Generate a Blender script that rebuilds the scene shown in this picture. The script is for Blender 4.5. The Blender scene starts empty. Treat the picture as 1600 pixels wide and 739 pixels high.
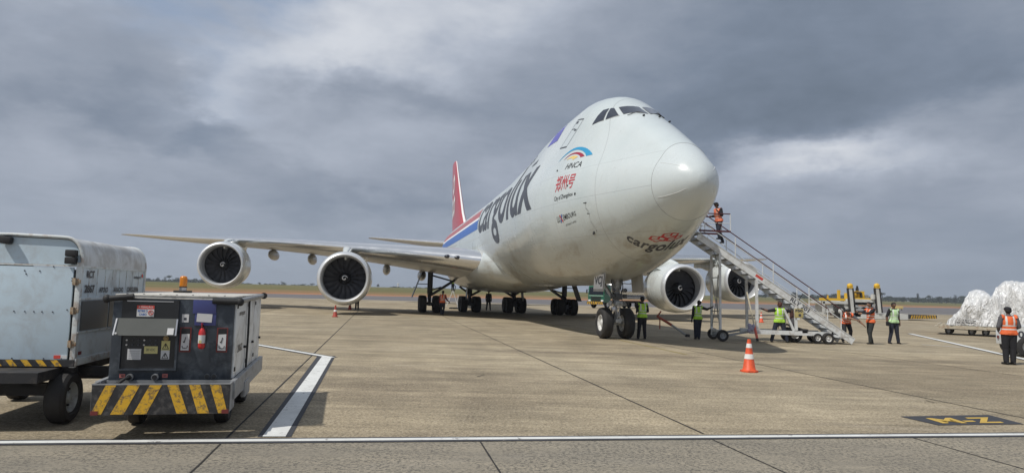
import bpy, bmesh, math, random
from math import sin, cos, pi, sqrt, atan2, radians, floor, exp
from mathutils import Vector, Matrix, Quaternion, noise
from mathutils.bvhtree import BVHTree
random.seed(7)
SC = bpy.context.scene
COL = SC.collection

# ------------------------------------------------------------------ camera
EYE = 1.7706; FOC = 1073.45; PITCH = 0.0803; ROLL = 0.0272
cam_d = bpy.data.cameras.new('camera'); cam = bpy.data.objects.new('camera', cam_d); COL.objects.link(cam)
cam_d.sensor_width = 36.0; cam_d.lens = 36.0*FOC/1600.0
cam_d.clip_start = 0.1; cam_d.clip_end = 9000
cam.matrix_world = Matrix.Translation((0, 0, EYE)) @ Matrix.Rotation(pi/2+PITCH, 4, 'X') @ Matrix.Rotation(ROLL, 4, 'Z')
SC.camera = cam

# ------------------------------------------------------------------ sun, sky, exposure
SUN_TO = Vector((-0.56, -0.44, 1.0)).normalized()
sun_d = bpy.data.lights.new('sun', 'SUN'); sun_d.energy = 3.3; sun_d.angle = radians(0.8); sun_d.color = (1.0, 0.955, 0.88)
sun = bpy.data.objects.new('sun', sun_d); COL.objects.link(sun)
sun.rotation_euler = SUN_TO.to_track_quat('Z', 'Y').to_euler(); sun.location = (0, 0, 60)
SC.view_settings.view_transform = 'Standard'; SC.view_settings.look = 'None'
SC.view_settings.exposure = 0.0; SC.view_settings.gamma = 1.0; SC.view_settings.use_curve_mapping = False
SC.render.engine = 'CYCLES'
SC.cycles.max_bounces = 6; SC.cycles.diffuse_bounces = 3; SC.cycles.glossy_bounces = 3

world = bpy.data.worlds.new('World'); SC.world = world; world.use_nodes = True

class NT:
    """small helper to write node trees as expressions"""
    def __init__(s, tree): s.t = tree; s.n = tree.nodes; s.l = tree.links
    def node(s, typ, **kw):
        n = s.n.new(typ)
        for k, v in kw.items(): setattr(n, k, v)
        return n
    def put(s, sock, v):
        if isinstance(v, bpy.types.NodeSocket): s.l.new(v, sock)
        elif v is not None: sock.default_value = v
    def m(s, op, a, b=None, c=None, clamp=False):
        n = s.node('ShaderNodeMath', operation=op, use_clamp=clamp)
        s.put(n.inputs[0], a); s.put(n.inputs[1], b)
        if c is not None: s.put(n.inputs[2], c)
        return n.outputs[0]
    def vm(s, op, a, b=None, out=0):
        n = s.node('ShaderNodeVectorMath', operation=op)
        s.put(n.inputs[0], a)
        if op == 'SCALE': s.put(n.inputs[3], b)
        elif b is not None: s.put(n.inputs[1], b)
        return n.outputs[out]
    def comb(s, x, y, z):
        n = s.node('ShaderNodeCombineXYZ')
        for i, v in enumerate((x, y, z)): s.put(n.inputs[i], v)
        return n.outputs[0]
    def sep(s, v):
        n = s.node('ShaderNodeSeparateXYZ'); s.put(n.inputs[0], v); return n.outputs
    def noise(s, vec, scale, detail=4, rough=.55, dist=0.0, out=0):
        n = s.node('ShaderNodeTexNoise'); s.put(n.inputs['Vector'], vec); n.inputs['Scale'].default_value = scale
        n.inputs['Detail'].default_value = detail; n.inputs['Roughness'].default_value = rough; n.inputs['Distortion'].default_value = dist
        return n.outputs[out]
    def ramp(s, fac, stops, interp='LINEAR'):
        n = s.node('ShaderNodeValToRGB'); s.put(n.inputs[0], fac); cr = n.color_ramp; cr.interpolation = interp
        while len(cr.elements) < len(stops): cr.elements.new(.5)
        for e, (p, c) in zip(cr.elements, stops):
            e.position = p; e.color = (c if len(c) == 4 else (*c, 1)) if hasattr(c, '__len__') else (c, c, c, 1)
        return n.outputs[0]
    def mix(s, fac, a, b, blend='MIX'):
        n = s.node('ShaderNodeMix', data_type='RGBA', blend_type=blend)
        s.put(n.inputs[0], fac)
        s.put(n.inputs[6], (*a, 1) if isinstance(a, tuple) and len(a) == 3 else a)
        s.put(n.inputs[7], (*b, 1) if isinstance(b, tuple) and len(b) == 3 else b)
        return n.outputs[2]
    def rng(s, v, a, b, c=0., d=1., smooth=True):
        n = s.node('ShaderNodeMapRange', interpolation_type='SMOOTHSTEP' if smooth else 'LINEAR')
        s.put(n.inputs[0], v)
        for i, q in enumerate((a, b, c, d)): n.inputs[i+1].default_value = q
        return n.outputs[0]

def build_world():
    T = NT(world.node_tree); T.n.clear()
    out = T.node('ShaderNodeOutputWorld'); bg = T.node('ShaderNodeBackground'); T.l.new(bg.outputs[0], out.inputs[0])
    bg.inputs[1].default_value = 0.1
    sky = T.node('ShaderNodeTexSky', sky_type='NISHITA'); sky.sun_disc = False
    sky.sun_elevation = math.asin(SUN_TO.z); sky.sun_rotation = atan2(SUN_TO.x, SUN_TO.y)
    tc = T.node('ShaderNodeTexCoord'); g = tc.outputs['Generated']
    x, y, z = T.sep(g)
    zz = T.m('MAXIMUM', z, 0.0)
    # cloud deck seen in perspective: project the direction onto a high plane
    k = T.m('DIVIDE', 1.0, T.m('ADD', zz, 0.16))
    pv = T.comb(T.m('MULTIPLY', x, k), T.m('MULTIPLY', y, k), 0.0)
    n1 = T.noise(pv, 0.75, 6, .52, .4)
    n2 = T.noise(T.vm('ADD', pv, (7.3, 2.1, 0)), 2.1, 7, .55, .5)
    n3 = T.noise(T.comb(T.m('MULTIPLY', x, 3.0), T.m('MULTIPLY', y, 3.0), T.m('MULTIPLY', z, 9.0)), 1.1, 7, .58, .3)
    w1 = T.m('SUBTRACT', T.noise(T.comb(x, y, T.m('MULTIPLY', z, 2.0)), 4.0, 6, .6), .5)
    w2 = T.m('SUBTRACT', T.noise(T.comb(x, y, T.m('MULTIPLY', z, 2.2)), 5.0, 6, .6), .5)
    az = T.m('ADD', T.m('ARCTAN2', x, y), T.m('MULTIPLY', w1, .34))
    el = T.m('ADD', z, T.m('MULTIPLY', w2, .17))
    def blob(u, v, su, sv, tilt=0.0):
        a0 = (u-800)/1073.0; e0 = (458+.027*(u-800)-v)/1073.0
        dx = T.m('SUBTRACT', az, math.atan(a0)); dy = T.m('SUBTRACT', el, e0)
        ct, st = cos(tilt), sin(tilt)
        ex = T.m('DIVIDE', T.m('ADD', T.m('MULTIPLY', dx, ct), T.m('MULTIPLY', dy, st)), su/1073.0)
        ey = T.m('DIVIDE', T.m('SUBTRACT', T.m('MULTIPLY', dy, ct), T.m('MULTIPLY', dx, st)), sv/1073.0)
        d2 = T.m('ADD', T.m('MULTIPLY', ex, ex), T.m('MULTIPLY', ey, ey))
        return T.m('POWER', 2.718, T.m('MULTIPLY', d2, -1.0))
    B = T.m('ADD', 0.55, T.m('MULTIPLY', T.m('SUBTRACT', n1, .5), .32))
    B = T.m('ADD', B, T.m('MULTIPLY', T.m('SUBTRACT', n2, .5), .26))
    B = T.m('ADD', B, T.m('MULTIPLY', T.m('SUBTRACT', n3, .5), .36))
    n4 = T.noise(T.comb(T.m('MULTIPLY', x, 3.2), T.m('MULTIPLY', y, 3.2), T.m('MULTIPLY', z, 6.0)), 2.4, 6, .6, .25)
    B = T.m('ADD', B, T.m('MULTIPLY', T.m('SUBTRACT', n4, .5), .34))
    for (u, v, su, sv, tl, amp) in CLOUDS:
        B = T.m('ADD', B, T.m('MULTIPLY', blob(u, v, su, sv, tl), amp))
    B = T.m('MULTIPLY', B, 1.0, clamp=True)
    colr = T.ramp(B, [(0, (.135, .172, .225)), (.25, (.205, .25, .325)), (.5, (.31, .352, .43)), (.72, (.43, .475, .56)), (1, (.66, .69, .745))])
    hz = T.rng(z, 0.0, 0.16)
    colr = T.mix(T.m('MULTIPLY', T.m('SUBTRACT', 1.0, hz), .6), colr, (.275, .33, .405))
    colr10 = T.vm('SCALE', colr, 10.0)
    gap = T.m('MULTIPLY', blob(285, 55, 110, 120, 0), .62)
    gap = T.m('ADD', gap, T.m('MULTIPLY', blob(400, 20, 120, 50, 0), .3), clamp=True)
    gap = T.m('MULTIPLY', gap, T.rng(n2, .35, .62))
    bluesky = T.mix(.45, T.vm('SCALE', sky.outputs[0], 1.0), (3.1, 4.4, 6.6))
    T.l.new(T.mix(gap, colr10, bluesky), bg.inputs[0])
# u, v, width, height in the angles of the view (1073 units = 1 rad), tilt, brightness
CLOUDS = [
    (560, 70, 230, 85, .25, .30), (440, 130, 130, 60, .6, .20), (30, 45, 110, 30, 0, .25), (720, 20, 300, 55, 0, .18),
    (1000, 30, 260, 60, 0, -.10), (120, 130, 220, 90, 0, -.04),
    (260, 232, 120, 26, -.25, -.28), (60, 225, 130, 22, -.1, -.18), (590, 165, 130, 32, 0, -.22), (250, 205, 90, 14, .3, .18), (330, 170, 90, 16, .3, .10),
    (640, 318, 260, 26, 0, -.18), (60, 290, 260, 40, 0, .07), (300, 330, 260, 40, 0, -.06), (450, 250, 200, 30, -.3, .08),
    (1120, 215, 240, 50, 0, -.27), (1330, 160, 360, 80, -.12, -.34), (1560, 60, 280, 80, 0, -.12), (1400, 60, 260, 60, 0, -.14),
    (850, 190, 120, 70, 0, -.04), (1270, 262, 140, 24, -.05, .36), (1180, 285, 110, 34, 0, .17), (1520, 235, 140, 34, .25, .17),
    (1400, 285, 200, 22, 0, .07), (300, 385, 460, 60, 0, .07), (1450, 400, 340, 60, 0, -.06), (740, 235, 50, 60, 0, -.08),
]
build_world()

# ------------------------------------------------------------------ placing helpers (all in world metres)
def ray(u, v):
    du, dv = u-800, v-369.5; c, s = cos(ROLL), sin(ROLL)
    x = (c*du+s*dv)/FOC; y = (-s*du+c*dv)/FOC
    return Vector((x, cos(PITCH)+y*sin(PITCH), sin(PITCH)-y*cos(PITCH)))
def G(u, v, z=0.0):
    d = ray(u, v); t = (z-EYE)/d.z
    return Vector((0, 0, EYE))+d*t
def D(u, v, dist):
    d = ray(u, v); return Vector((0, 0, EYE))+d*(dist/d.y)

# ------------------------------------------------------------------ materials
MATS = {}
def mat(name, col, rough=.6, metal=0.0, var=.12, scale=3.0, dirt=None, dirt_amt=0.0, dirt_scale=1.5, bump=0.0, bscale=40, coat=0.0, emis=None, spec=None, alpha=None, trans=0.0, rvar=.12):
    if name in MATS: return MATS[name]
    m = bpy.data.materials.new(name); m.use_nodes = True; T = NT(m.node_tree); b = T.n['Principled BSDF']
    tc = T.node('ShaderNodeTexCoord'); ob = tc.outputs['Object']
    c = (*col, 1)
    n = T.noise(ob, scale, 5, .6)
    f = T.m('MULTIPLY_ADD', T.m('SUBTRACT', n, .5), 2*var, 1.0)
    colo = T.vm('SCALE', T.mix(0.0, c, c), f)
    if dirt:
        d = T.noise(T.vm('ADD', ob, (3.1, 1.7, 9.2)), dirt_scale, 8, .65, .3)
        d = T.m('MULTIPLY', T.rng(d, .46, .66), dirt_amt)
        colo = T.mix(d, colo, (*dirt, 1))
    T.l.new(colo, b.inputs['Base Color'])
    T.put(b.inputs['Roughness'], T.m('MULTIPLY_ADD', T.m('SUBTRACT', n, .5), rvar*2, rough, clamp=True))
    b.inputs['Metallic'].default_value = metal
    if coat: b.inputs['Coat Weight'].default_value = coat; b.inputs['Coat Roughness'].default_value = .12
    if trans: b.inputs['Transmission Weight'].default_value = trans
    if bump:
        bn = T.node('ShaderNodeBump'); bn.inputs['Strength'].default_value = bump; bn.inputs['Distance'].default_value = .01
        T.put(bn.inputs['Height'], T.noise(ob, bscale, 6, .65)); T.l.new(bn.outputs[0], b.inputs['Normal'])
    MATS[name] = m
    return m

# ------------------------------------------------------------------ mesh builder
class MB:
    def __init__(s, mats=()): s.v = []; s.f = []; s.mi = []; s.sm = []; s.mats = list(mats); s.M = Matrix.Identity(4)
    def slot(s, m):
        if m is None: return 0
        if isinstance(m, int): return m
        if m not in s.mats: s.mats.append(m)
        return s.mats.index(m)
    def add(s, vs, fs, m=None, smooth=False):
        o = len(s.v); s.v += [s.M @ Vector(v) for v in vs]
        k = s.slot(m)
        for f in fs: s.f.append([o+i for i in f]); s.mi.append(k); s.sm.append(smooth)
        return s
    def box(s, c, d, m=None, rot=None, bev=0.0):
        """box centred on c with full sizes d"""
        hx, hy, hz = d[0]/2, d[1]/2, d[2]/2
        b = min(bev, hx*.9, hy*.9, hz*.9)
        R = rot.to_matrix() if isinstance(rot, Quaternion) else (Matrix.Rotation(rot, 3, 'Z') if isinstance(rot, (int, float)) else (rot or Matrix.Identity(3)))
        c = Vector(c)
        if b <= 0:
            vs = [(x, y, z) for x in (-hx, hx) for y in (-hy, hy) for z in (-hz, hz)]
            fs = [(0, 1, 3, 2), (4, 6, 7, 5), (0, 4, 5, 1), (2, 3, 7, 6), (0, 2, 6, 4), (1, 5, 7, 3)]
        else:
            bm = bmesh.new(); bmesh.ops.create_cube(bm, size=1.0)
            for v in bm.verts: v.co = Vector((v.co.x*2*hx, v.co.y*2*hy, v.co.z*2*hz))
            bmesh.ops.bevel(bm, geom=bm.edges[:], offset=b, segments=2, profile=.6, affect='EDGES')
            bm.verts.index_update(); vs = [v.co.copy() for v in bm.verts]; fs = [[v.index for v in f.verts] for f in bm.faces]; bm.free()
        return s.add([c+R @ Vector(v) for v in vs], fs, m)
    def beam(s, p0, p1, w, h, m=None, up=(0, 0, 1)):
        p0, p1, up = Vector(p0), Vector(p1), Vector(up); d = (p1-p0)
        if d.length < 1e-6: return s
        dn = d.normalized(); sx = dn.cross(up)
        if sx.length < 1e-3: sx = dn.cross(Vector((1, 0, 0)))
        sx.normalize(); uz = sx.cross(dn)
        vs = [p+sx*a*w/2+uz*b*h/2 for p in (p0, p1) for a, b in ((-1, -1), (1, -1), (1, 1), (-1, 1))]
        return s.add(vs, [(3, 2, 1, 0), (4, 5, 6, 7), (0, 1, 5, 4), (1, 2, 6, 5), (2, 3, 7, 6), (3, 0, 4, 7)], m)
    def tube(s, pts, r, m=None, n=10, smooth=True, cap=True):
        pts = [Vector(p) for p in pts]; rs = r if hasattr(r, '__len__') else [r]*len(pts)
        vs, fs = [], []
        ref = None
        for i, p in enumerate(pts):
            d = (pts[min(i+1, len(pts)-1)]-pts[max(i-1, 0)]).normalized()
            if ref is None:
                ref = d.cross(Vector((0, 0, 1)))
                if ref.length < 1e-3: ref = d.cross(Vector((1, 0, 0)))
            a = (ref-d*ref.dot(d)).normalized(); ref = a; b = d.cross(a)
            for k in range(n):
                t = 2*pi*k/n; vs.append(p+(a*cos(t)+b*sin(t))*rs[i])
        for i in range(len(pts)-1):
            for k in range(n): fs.append((i*n+k, i*n+(k+1) % n, (i+1)*n+(k+1) % n, (i+1)*n+k))
        s.add(vs, fs, m, smooth)
        if cap:
            L = len(pts)-1
            s.add(vs[:n], [tuple(range(n))[::-1]], m); s.add(vs[L*n:], [tuple(range(n))], m)
        return s
    def cyl(s, p0, p1, r, m=None, n=20, r2=None): return s.tube([p0, p1], [r, r if r2 is None else r2], m, n)
    def lathe(s, prof, m=None, n=32, axis='Y', c=(0, 0, 0), smooth=True, sx=1.0, closed=False):
        """prof: (along, radius) pairs"""
        vs, fs = [], []; c = Vector(c)
        for a, r in prof:
            for k in range(n):
                t = 2*pi*k/n; p = (r*cos(t)*sx, r*sin(t))
                vs.append(c+(Vector((p[0], a, p[1])) if axis == 'Y' else Vector((a, p[0], p[1])) if axis == 'X' else Vector((p[0], p[1], a))))
        L = len(prof)
        for i in range(L-1):
            for k in range(n): fs.append((i*n+k, i*n+(k+1) % n, (i+1)*n+(k+1) % n, (i+1)*n+k))
        if closed:
            for k in range(n): fs.append(((L-1)*n+k, (L-1)*n+(k+1) % n, (k+1) % n, k))
        return s.add(vs, fs, m, smooth)
    def quad(s, a, b, c, d, m=None): return s.add([a, b, c, d], [(0, 1, 2, 3)], m)
    def prism(s, poly, depth_vec, m=None):
        """closed polygon (3D points) extruded along depth_vec"""
        n = len(poly); dv = Vector(depth_vec); P = [Vector(p) for p in poly]
        vs = P+[p+dv for p in P]
        fs = [tuple(range(n))[::-1], tuple(range(n, 2*n))]+[(i, (i+1) % n, n+(i+1) % n, n+i) for i in range(n)]
        return s.add(vs, fs, m)
    def loft(s, rings, m=None, smooth=True, cap=True):
        n = len(rings[0]); vs = [p for r in rings for p in r]; fs = []
        for i in range(len(rings)-1):
            for k in range(n): fs.append((i*n+k, i*n+(k+1) % n, (i+1)*n+(k+1) % n, (i+1)*n+k))
        s.add(vs, fs, m, smooth)
        if cap:
            s.add(rings[0], [tuple(range(n))[::-1]], m); s.add(rings[-1], [tuple(range(n))], m)
        return s
    def ellipsoid(s, c, r, m=None, nu=14, nv=9, rot=None):
        vs, fs = [], []; c = Vector(c)
        for j in range(nv+1):
            ph = pi*j/nv
            for i in range(nu):
                th = 2*pi*i/nu; p = Vector((r[0]*sin(ph)*cos(th), r[1]*sin(ph)*sin(th), r[2]*cos(ph)))
                vs.append(c+(rot @ p if rot else p))
        for j in range(nv):
            for i in range(nu): fs.append((j*nu+i, (j+1)*nu+i, (j+1)*nu+(i+1) % nu, j*nu+(i+1) % nu))
        return s.add(vs, fs, m, True)
    def build(s, name, m=None, parent=None, weld=True):
        me = bpy.data.meshes.new(name)
        me.from_pydata([tuple(v) for v in s.v], [], s.f)
        ms = s.mats if s.mats else [m]
        if m is not None and s.mats and None in s.mats: ms = [m if q is None else q for q in s.mats]
        for q in ms: me.materials.append(q if q is not None else m)
        for p, i, sm in zip(me.polygons, s.mi, s.sm): p.material_index = i if s.mats else 0; p.use_smooth = sm
        bm = bmesh.new(); bm.from_mesh(me)
        if weld: bmesh.ops.remove_doubles(bm, verts=bm.verts, dist=1e-5)
        bmesh.ops.recalc_face_normals(bm, faces=bm.faces)
        bm.to_mesh(me); bm.free()
        try: me.set_sharp_from_angle(angle=radians(38))
        except Exception: pass
        o = bpy.data.objects.new(name, me); COL.objects.link(o)
        if parent is not None: o.parent = parent
        return o
def MBM(m): return MB([m])
def thing(name, label, cat, loc=(0, 0, 0), rz=0.0, group=None):
    o = bpy.data.objects.new(name, None); COL.objects.link(o); o.empty_display_size = .2
    o.location = loc; o.rotation_euler = (0, 0, rz); o['label'] = label; o['category'] = cat
    if group: o['group'] = group
    return o
def tag(o, label, cat, group=None):
    o['label'] = label; o['category'] = cat
    if group: o['group'] = group
    return o
def structure(o): o['kind'] = 'structure'; return o
def stuff(o, label=None, cat=None):
    o['kind'] = 'stuff'
    if label: o['label'] = label; o['category'] = cat
    return o
def copy_tree(o, parent=None):
    c = o.copy(); COL.objects.link(c); c.parent = parent
    for ch in o.children: copy_tree(ch, c)
    return c

# ------------------------------------------------------------------ lettering
def text_mesh(body, bold=0.0, shear=0.0, spacing=1.0):
    """flat lettering in its own plane: verts (x,y), faces; baseline y=0"""
    c = bpy.data.curves.new('lettering', 'FONT'); c.body = body; c.offset = bold; c.shear = shear; c.space_character = spacing; c.resolution_u = 4
    o = bpy.data.objects.new('lettering', c); COL.objects.link(o)
    bpy.context.view_layer.update()
    me = bpy.data.meshes.new_from_object(o.evaluated_get(bpy.context.evaluated_depsgraph_get()))
    vs = [(v.co.x, v.co.y) for v in me.vertices]; fs = [list(p.vertices) for p in me.polygons]
    bpy.data.objects.remove(o); bpy.data.curves.remove(c); bpy.data.meshes.remove(me)
    return vs, fs
def grid_cut(vs, fs, step_u, step_v):
    bm = bmesh.new(); bv = [bm.verts.new((x, y, 0)) for x, y in vs]
    for f in fs:
        try: bm.faces.new([bv[i] for i in f])
        except ValueError: pass
    xs = [v[0] for v in vs]; ys = [v[1] for v in vs]
    def cuts(a, b, st, no):
        k = a+st
        while k < b:
            co = (k, 0, 0) if no[0] else (0, k, 0)
            bmesh.ops.bisect_plane(bm, geom=bm.verts[:]+bm.edges[:]+bm.faces[:], plane_co=co, plane_no=no); k += st
    if step_u: cuts(min(xs), max(xs), step_u, (1, 0, 0))
    if step_v: cuts(min(ys), max(ys), step_v, (0, 1, 0))
    bm.verts.index_update()
    r = [(v.co.x, v.co.y) for v in bm.verts], [[v.index for v in f.verts] for f in bm.faces]
    bm.free(); return r
def bilin(q, u, v):
    """q = bottom-left, bottom-right, top-right, top-left"""
    a, b, c, d = [Vector(p) for p in q]
    return a*(1-u)*(1-v)+b*u*(1-v)+c*u*v+d*(1-u)*v
def text_on(mb, body, quad, m, bold=0.0, shear=0.0, box=None, spacing=1.0):
    """lettering laid on a flat 3D quad (bl, br, tr, tl)"""
    vs, fs = text_mesh(body, bold, shear, spacing)
    x0, x1 = min(v[0] for v in vs), max(v[0] for v in vs); y0, y1 = (min(v[1] for v in vs), max(v[1] for v in vs)) if box is None else box
    mb.add([bilin(quad, (x-x0)/(x1-x0), (y-y0)/(y1-y0)) for x, y in vs], fs, m)
    return mb
# ================================================================== GROUND
GA = 0.185                                     # the slab grid is turned by this angle, like the parked aircraft
GE = Vector((cos(GA), sin(GA), 0)); GV = Vector((-sin(GA), cos(GA), 0))
def gp(e, v, z=0.0): return GE*e+GV*v+Vector((0, 0, z))

def concrete_mat():
    m = bpy.data.materials.new('apron_concrete'); m.use_nodes = True; T = NT(m.node_tree); b = T.n['Principled BSDF']
    tc = T.node('ShaderNodeTexCoord'); ob = tc.outputs['Object']
    x, y, z = T.sep(ob)
    e = T.m('ADD', T.m('MULTIPLY', x, cos(GA)), T.m('MULTIPLY', y, sin(GA)))
    v = T.m('ADD', T.m('MULTIPLY', x, -sin(GA)), T.m('MULTIPLY', y, cos(GA)))
    big = T.noise(ob, .09, 5, .6)
    mid = T.noise(ob, .55, 7, .65, .3)
    fine = T.noise(ob, 14, 5, .7)
    grit = T.noise(ob, 55, 4, .75)
    c = T.ramp(big, [(.3, (.318, .260, .176)), (.5, (.372, .311, .213)), (.7, (.418, .358, .255))])
    c = T.vm('SCALE', c, T.rng(mid, .3, .7, .74, 1.20, False))
    # long scuffs and wash marks lying across the view
    sc_ = T.noise(T.comb(T.m('MULTIPLY', x, .16), T.m('MULTIPLY', y, 1.3), 0.0), 1.0, 8, .68, .4)
    c = T.vm('SCALE', c, T.rng(sc_, .34, .66, .74, 1.18, False))
    sc3 = T.noise(T.comb(T.m('MULTIPLY', x, .7), T.m('MULTIPLY', y, 5.5), 9.0), 1.0, 9, .72, .3)
    c = T.vm('SCALE', c, T.rng(sc3, .36, .64, .80, 1.13, False))
    sc2 = T.noise(T.comb(T.m('MULTIPLY', e, .9), T.m('MULTIPLY', v, .12), 4.0), 1.0, 6, .6, .2)
    c = T.vm('SCALE', c, T.rng(sc2, .38, .62, .93, 1.06, False))
    # dark oil stains and tyre rubber
    st = T.noise(T.comb(T.m('MULTIPLY', x, .35), T.m('MULTIPLY', y, .9), 2.0), .55, 9, .7, .6)
    c = T.mix(T.m('MULTIPLY', T.rng(st, .60, .76), .55), c, (.115, .10, .085))
    for (cx, cy, rx, ry, am) in ((1.6, 20.9, 3.2, .55, .75), (5.2, 20.2, 2.4, .5, .6), (-2.0, 12.8, 3.4, 2.0, .45), (-3.0, 15.5, 2.6, .8, .45), (1.5, 14.0, 3.0, .9, .35), (12.5, 21.0, 4.0, .8, .45), (4.5, 24.5, 4.0, .5, .4), (.6, 38.5, 2.4, 1.6, .5), (7.5, 14.5, 2.5, .7, .4), (-1.0, 11.2, 2.0, .5, .35)):
        dx = T.m('DIVIDE', T.m('SUBTRACT', x, cx), rx); dy = T.m('DIVIDE', T.m('SUBTRACT', y, cy), ry)
        gg = T.m('POWER', 2.718, T.m('MULTIPLY', T.m('ADD', T.m('MULTIPLY', dx, dx), T.m('MULTIPLY', dy, dy)), -1.0))
        gg = T.m('MULTIPLY', gg, T.rng(T.noise(T.comb(T.m('MULTIPLY', x, 1.2), T.m('MULTIPLY', y, 2.6), cx), 1.0, 8, .75, .6), .38, .58))
        c = T.mix(T.m('MULTIPLY', gg, am), c, (.12, .095, .07))
    lt = T.noise(T.comb(T.m('MULTIPLY', x, .25), T.m('MULTIPLY', y, .9), 7.0), .7, 8, .65, .5)
    c = T.mix(T.m('MULTIPLY', T.rng(lt, .58, .72), .30), c, (.50, .44, .36))
    c = T.vm('SCALE', c, T.rng(fine, .3, .7, .74, 1.20, False))
    wn = T.node('ShaderNodeTexWhiteNoise', noise_dimensions='2D'); T.put(wn.inputs['Vector'], T.comb(T.m('FLOOR', T.m('DIVIDE', T.m('ADD', e, 1.69), 5.89)), T.m('FLOOR', T.m('DIVIDE', v, 22.0)), 0.0))
    c = T.vm('SCALE', c, T.rng(wn.outputs[0], 0, 1, .91, 1.07, False))
    # the strip nearer than the painted line: older, greyer and coarser
    near = T.rng(v, 8.36, 8.42, 1.0, 0.0)
    vo = T.node('ShaderNodeTexVoronoi'); vo.inputs['Scale'].default_value = 30; T.l.new(ob, vo.inputs['Vector'])
    og = T.vm('SCALE', T.mix(.5, c, (.285, .274, .245)), .88)
    pit = T.m('MULTIPLY', T.rng(T.noise(ob, 24, 4, .75), .49, .57), T.rng(T.noise(ob, 1.1, 4, .6), .3, .55, .35, 1.0))
    og = T.mix(T.m('MULTIPLY', pit, .80), og, (.085, .08, .07))
    og = T.mix(T.m('MULTIPLY', T.rng(grit, .42, .34), .35), og, (.5, .48, .42))
    grn = T.noise(ob, 26, 3, .8)
    c2 = T.mix(T.m('MULTIPLY', T.m('MULTIPLY', T.rng(grn, .50, .60), T.rng(v, 20, 8.4, .45, 1.0)), .62), c, (.10, .082, .06))
    c2 = T.mix(T.m('MULTIPLY', T.rng(grn, .46, .36), .40), c2, (.56, .50, .40))
    c = T.mix(near, c2, og)
    T.l.new(c, b.inputs['Base Color']); b.inputs['Roughness'].default_value = .88; b.inputs['Specular IOR Level'].default_value = .25
    bn = T.node('ShaderNodeBump'); bn.inputs['Strength'].default_value = .35; bn.inputs['Distance'].default_value = .006
    T.put(bn.inputs['Height'], T.m('ADD', grit, T.m('MULTIPLY', fine, .6))); T.l.new(bn.outputs[0], b.inputs['Normal'])
    return m
M_CONC = concrete_mat()

def terrain_mat():
    m = bpy.data.materials.new('airfield_grass'); m.use_nodes = True; T = NT(m.node_tree); b = T.n['Principled BSDF']
    tc = T.node('ShaderNodeTexCoord'); ob = tc.outputs['Object']; x, y, z = T.sep(ob)
    # distance from the runway edge line
    d = T.m('SUBTRACT', y, T.m('MULTIPLY_ADD', x, .62, 178.0))
    wob = T.m('MULTIPLY', T.m('SUBTRACT', T.noise(T.comb(T.m('MULTIPLY', x, .02), T.m('MULTIPLY', y, .02), 0.0), 1.0, 6, .65), .5), 120.0)
    patch = T.noise(T.comb(T.m('MULTIPLY', x, .012), T.m('MULTIPLY', y, .03), 0.0), 1.0, 7, .7, .4)
    grass = T.ramp(patch, [(.3, (.085, .105, .034)), (.5, (.14, .135, .05)), (.62, (.20, .155, .07)), (.75, (.115, .135, .045))])
    dry = T.ramp(patch, [(.3, (.20, .16, .075)), (.55, (.25, .16, .08)), (.75, (.14, .14, .055))])
    earth = T.ramp(T.noise(ob, .06, 6, .65), [(.35, (.30, .155, .09)), (.55, (.42, .20, .115)), (.7, (.36, .235, .145))])
    dd = T.m('ADD', d, wob)
    c = T.mix(T.rng(dd, 8, 55), earth, dry)
    c = T.mix(T.rng(dd, 70, 170), c, grass)
    c = T.vm('SCALE', c, T.rng(T.noise(ob, .9, 6, .7), .3, .7, .82, 1.15, False))
    T.l.new(c, b.inputs['Base Color']); b.inputs['Roughness'].default_value = .95; b.inputs['Specular IOR Level'].default_value = .1
    return m
M_TERR = terrain_mat()

def terrain_height(x, y):
    d = y-(.62*x+178.0) if y > 0 else -1
    if d <= 0: return -.03
    t = min(1.0, d/620.0); t = t*t*(3-2*t)
    side = 0.45+1.0/(1+exp(-(x+120)/130.0))*.75
    return -.03+3.6*t*side+.35*t*noise.noise(Vector((x*.004, y*.004, 1)))
def build_terrain():
    b = MBM(M_TERR); xs = [-6000, -4000, -2500, -1500, -1100]+[-900+40*i for i in range(46)]+[1000, 1300, 1700, 2500, 4000, 6000]
    ys = [-3000, -1000, -300, 40, 80]+[100+25*i for i in range(40)]+[1150, 1300, 1600, 2000, 3000, 6000]
    vs = [(x, y, terrain_height(x, y)) for y in ys for x in xs]; n = len(xs)
    fs = [(j*n+i, j*n+i+1, (j+1)*n+i+1, (j+1)*n+i) for j in range(len(ys)-1) for i in range(n-1)]
    b.add(vs, fs, None, True); structure(b.build('ground'))
build_terrain()

M_ASPH = mat('taxiway_asphalt', (.135, .13, .135), .9, var=.15, scale=.08, dirt=(.2, .17, .14), dirt_amt=.5, dirt_scale=.1)
def flat(name, pts, z, m):
    b = MBM(m); b.add([(p[0], p[1], z) for p in pts], [tuple(range(len(pts)))]); return structure(b.build(name))
# taxiway beyond the apron, the earth shoulder starts past it
flat('taxiway', [(-900, 20), (900, 20), (900, 178+.62*900-60), (300, 178+.62*300), (-60, 141+.3), (-300, 118), (-900, 110)], -.012, M_ASPH)
# apron sheet
apron = flat('apron', [(-700, -400), (700, -400), (700, 135), (120, 113), (0, 105.5), (-60, 98), (-160, 88), (-700, 60)], -.004, M_CONC)

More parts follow.
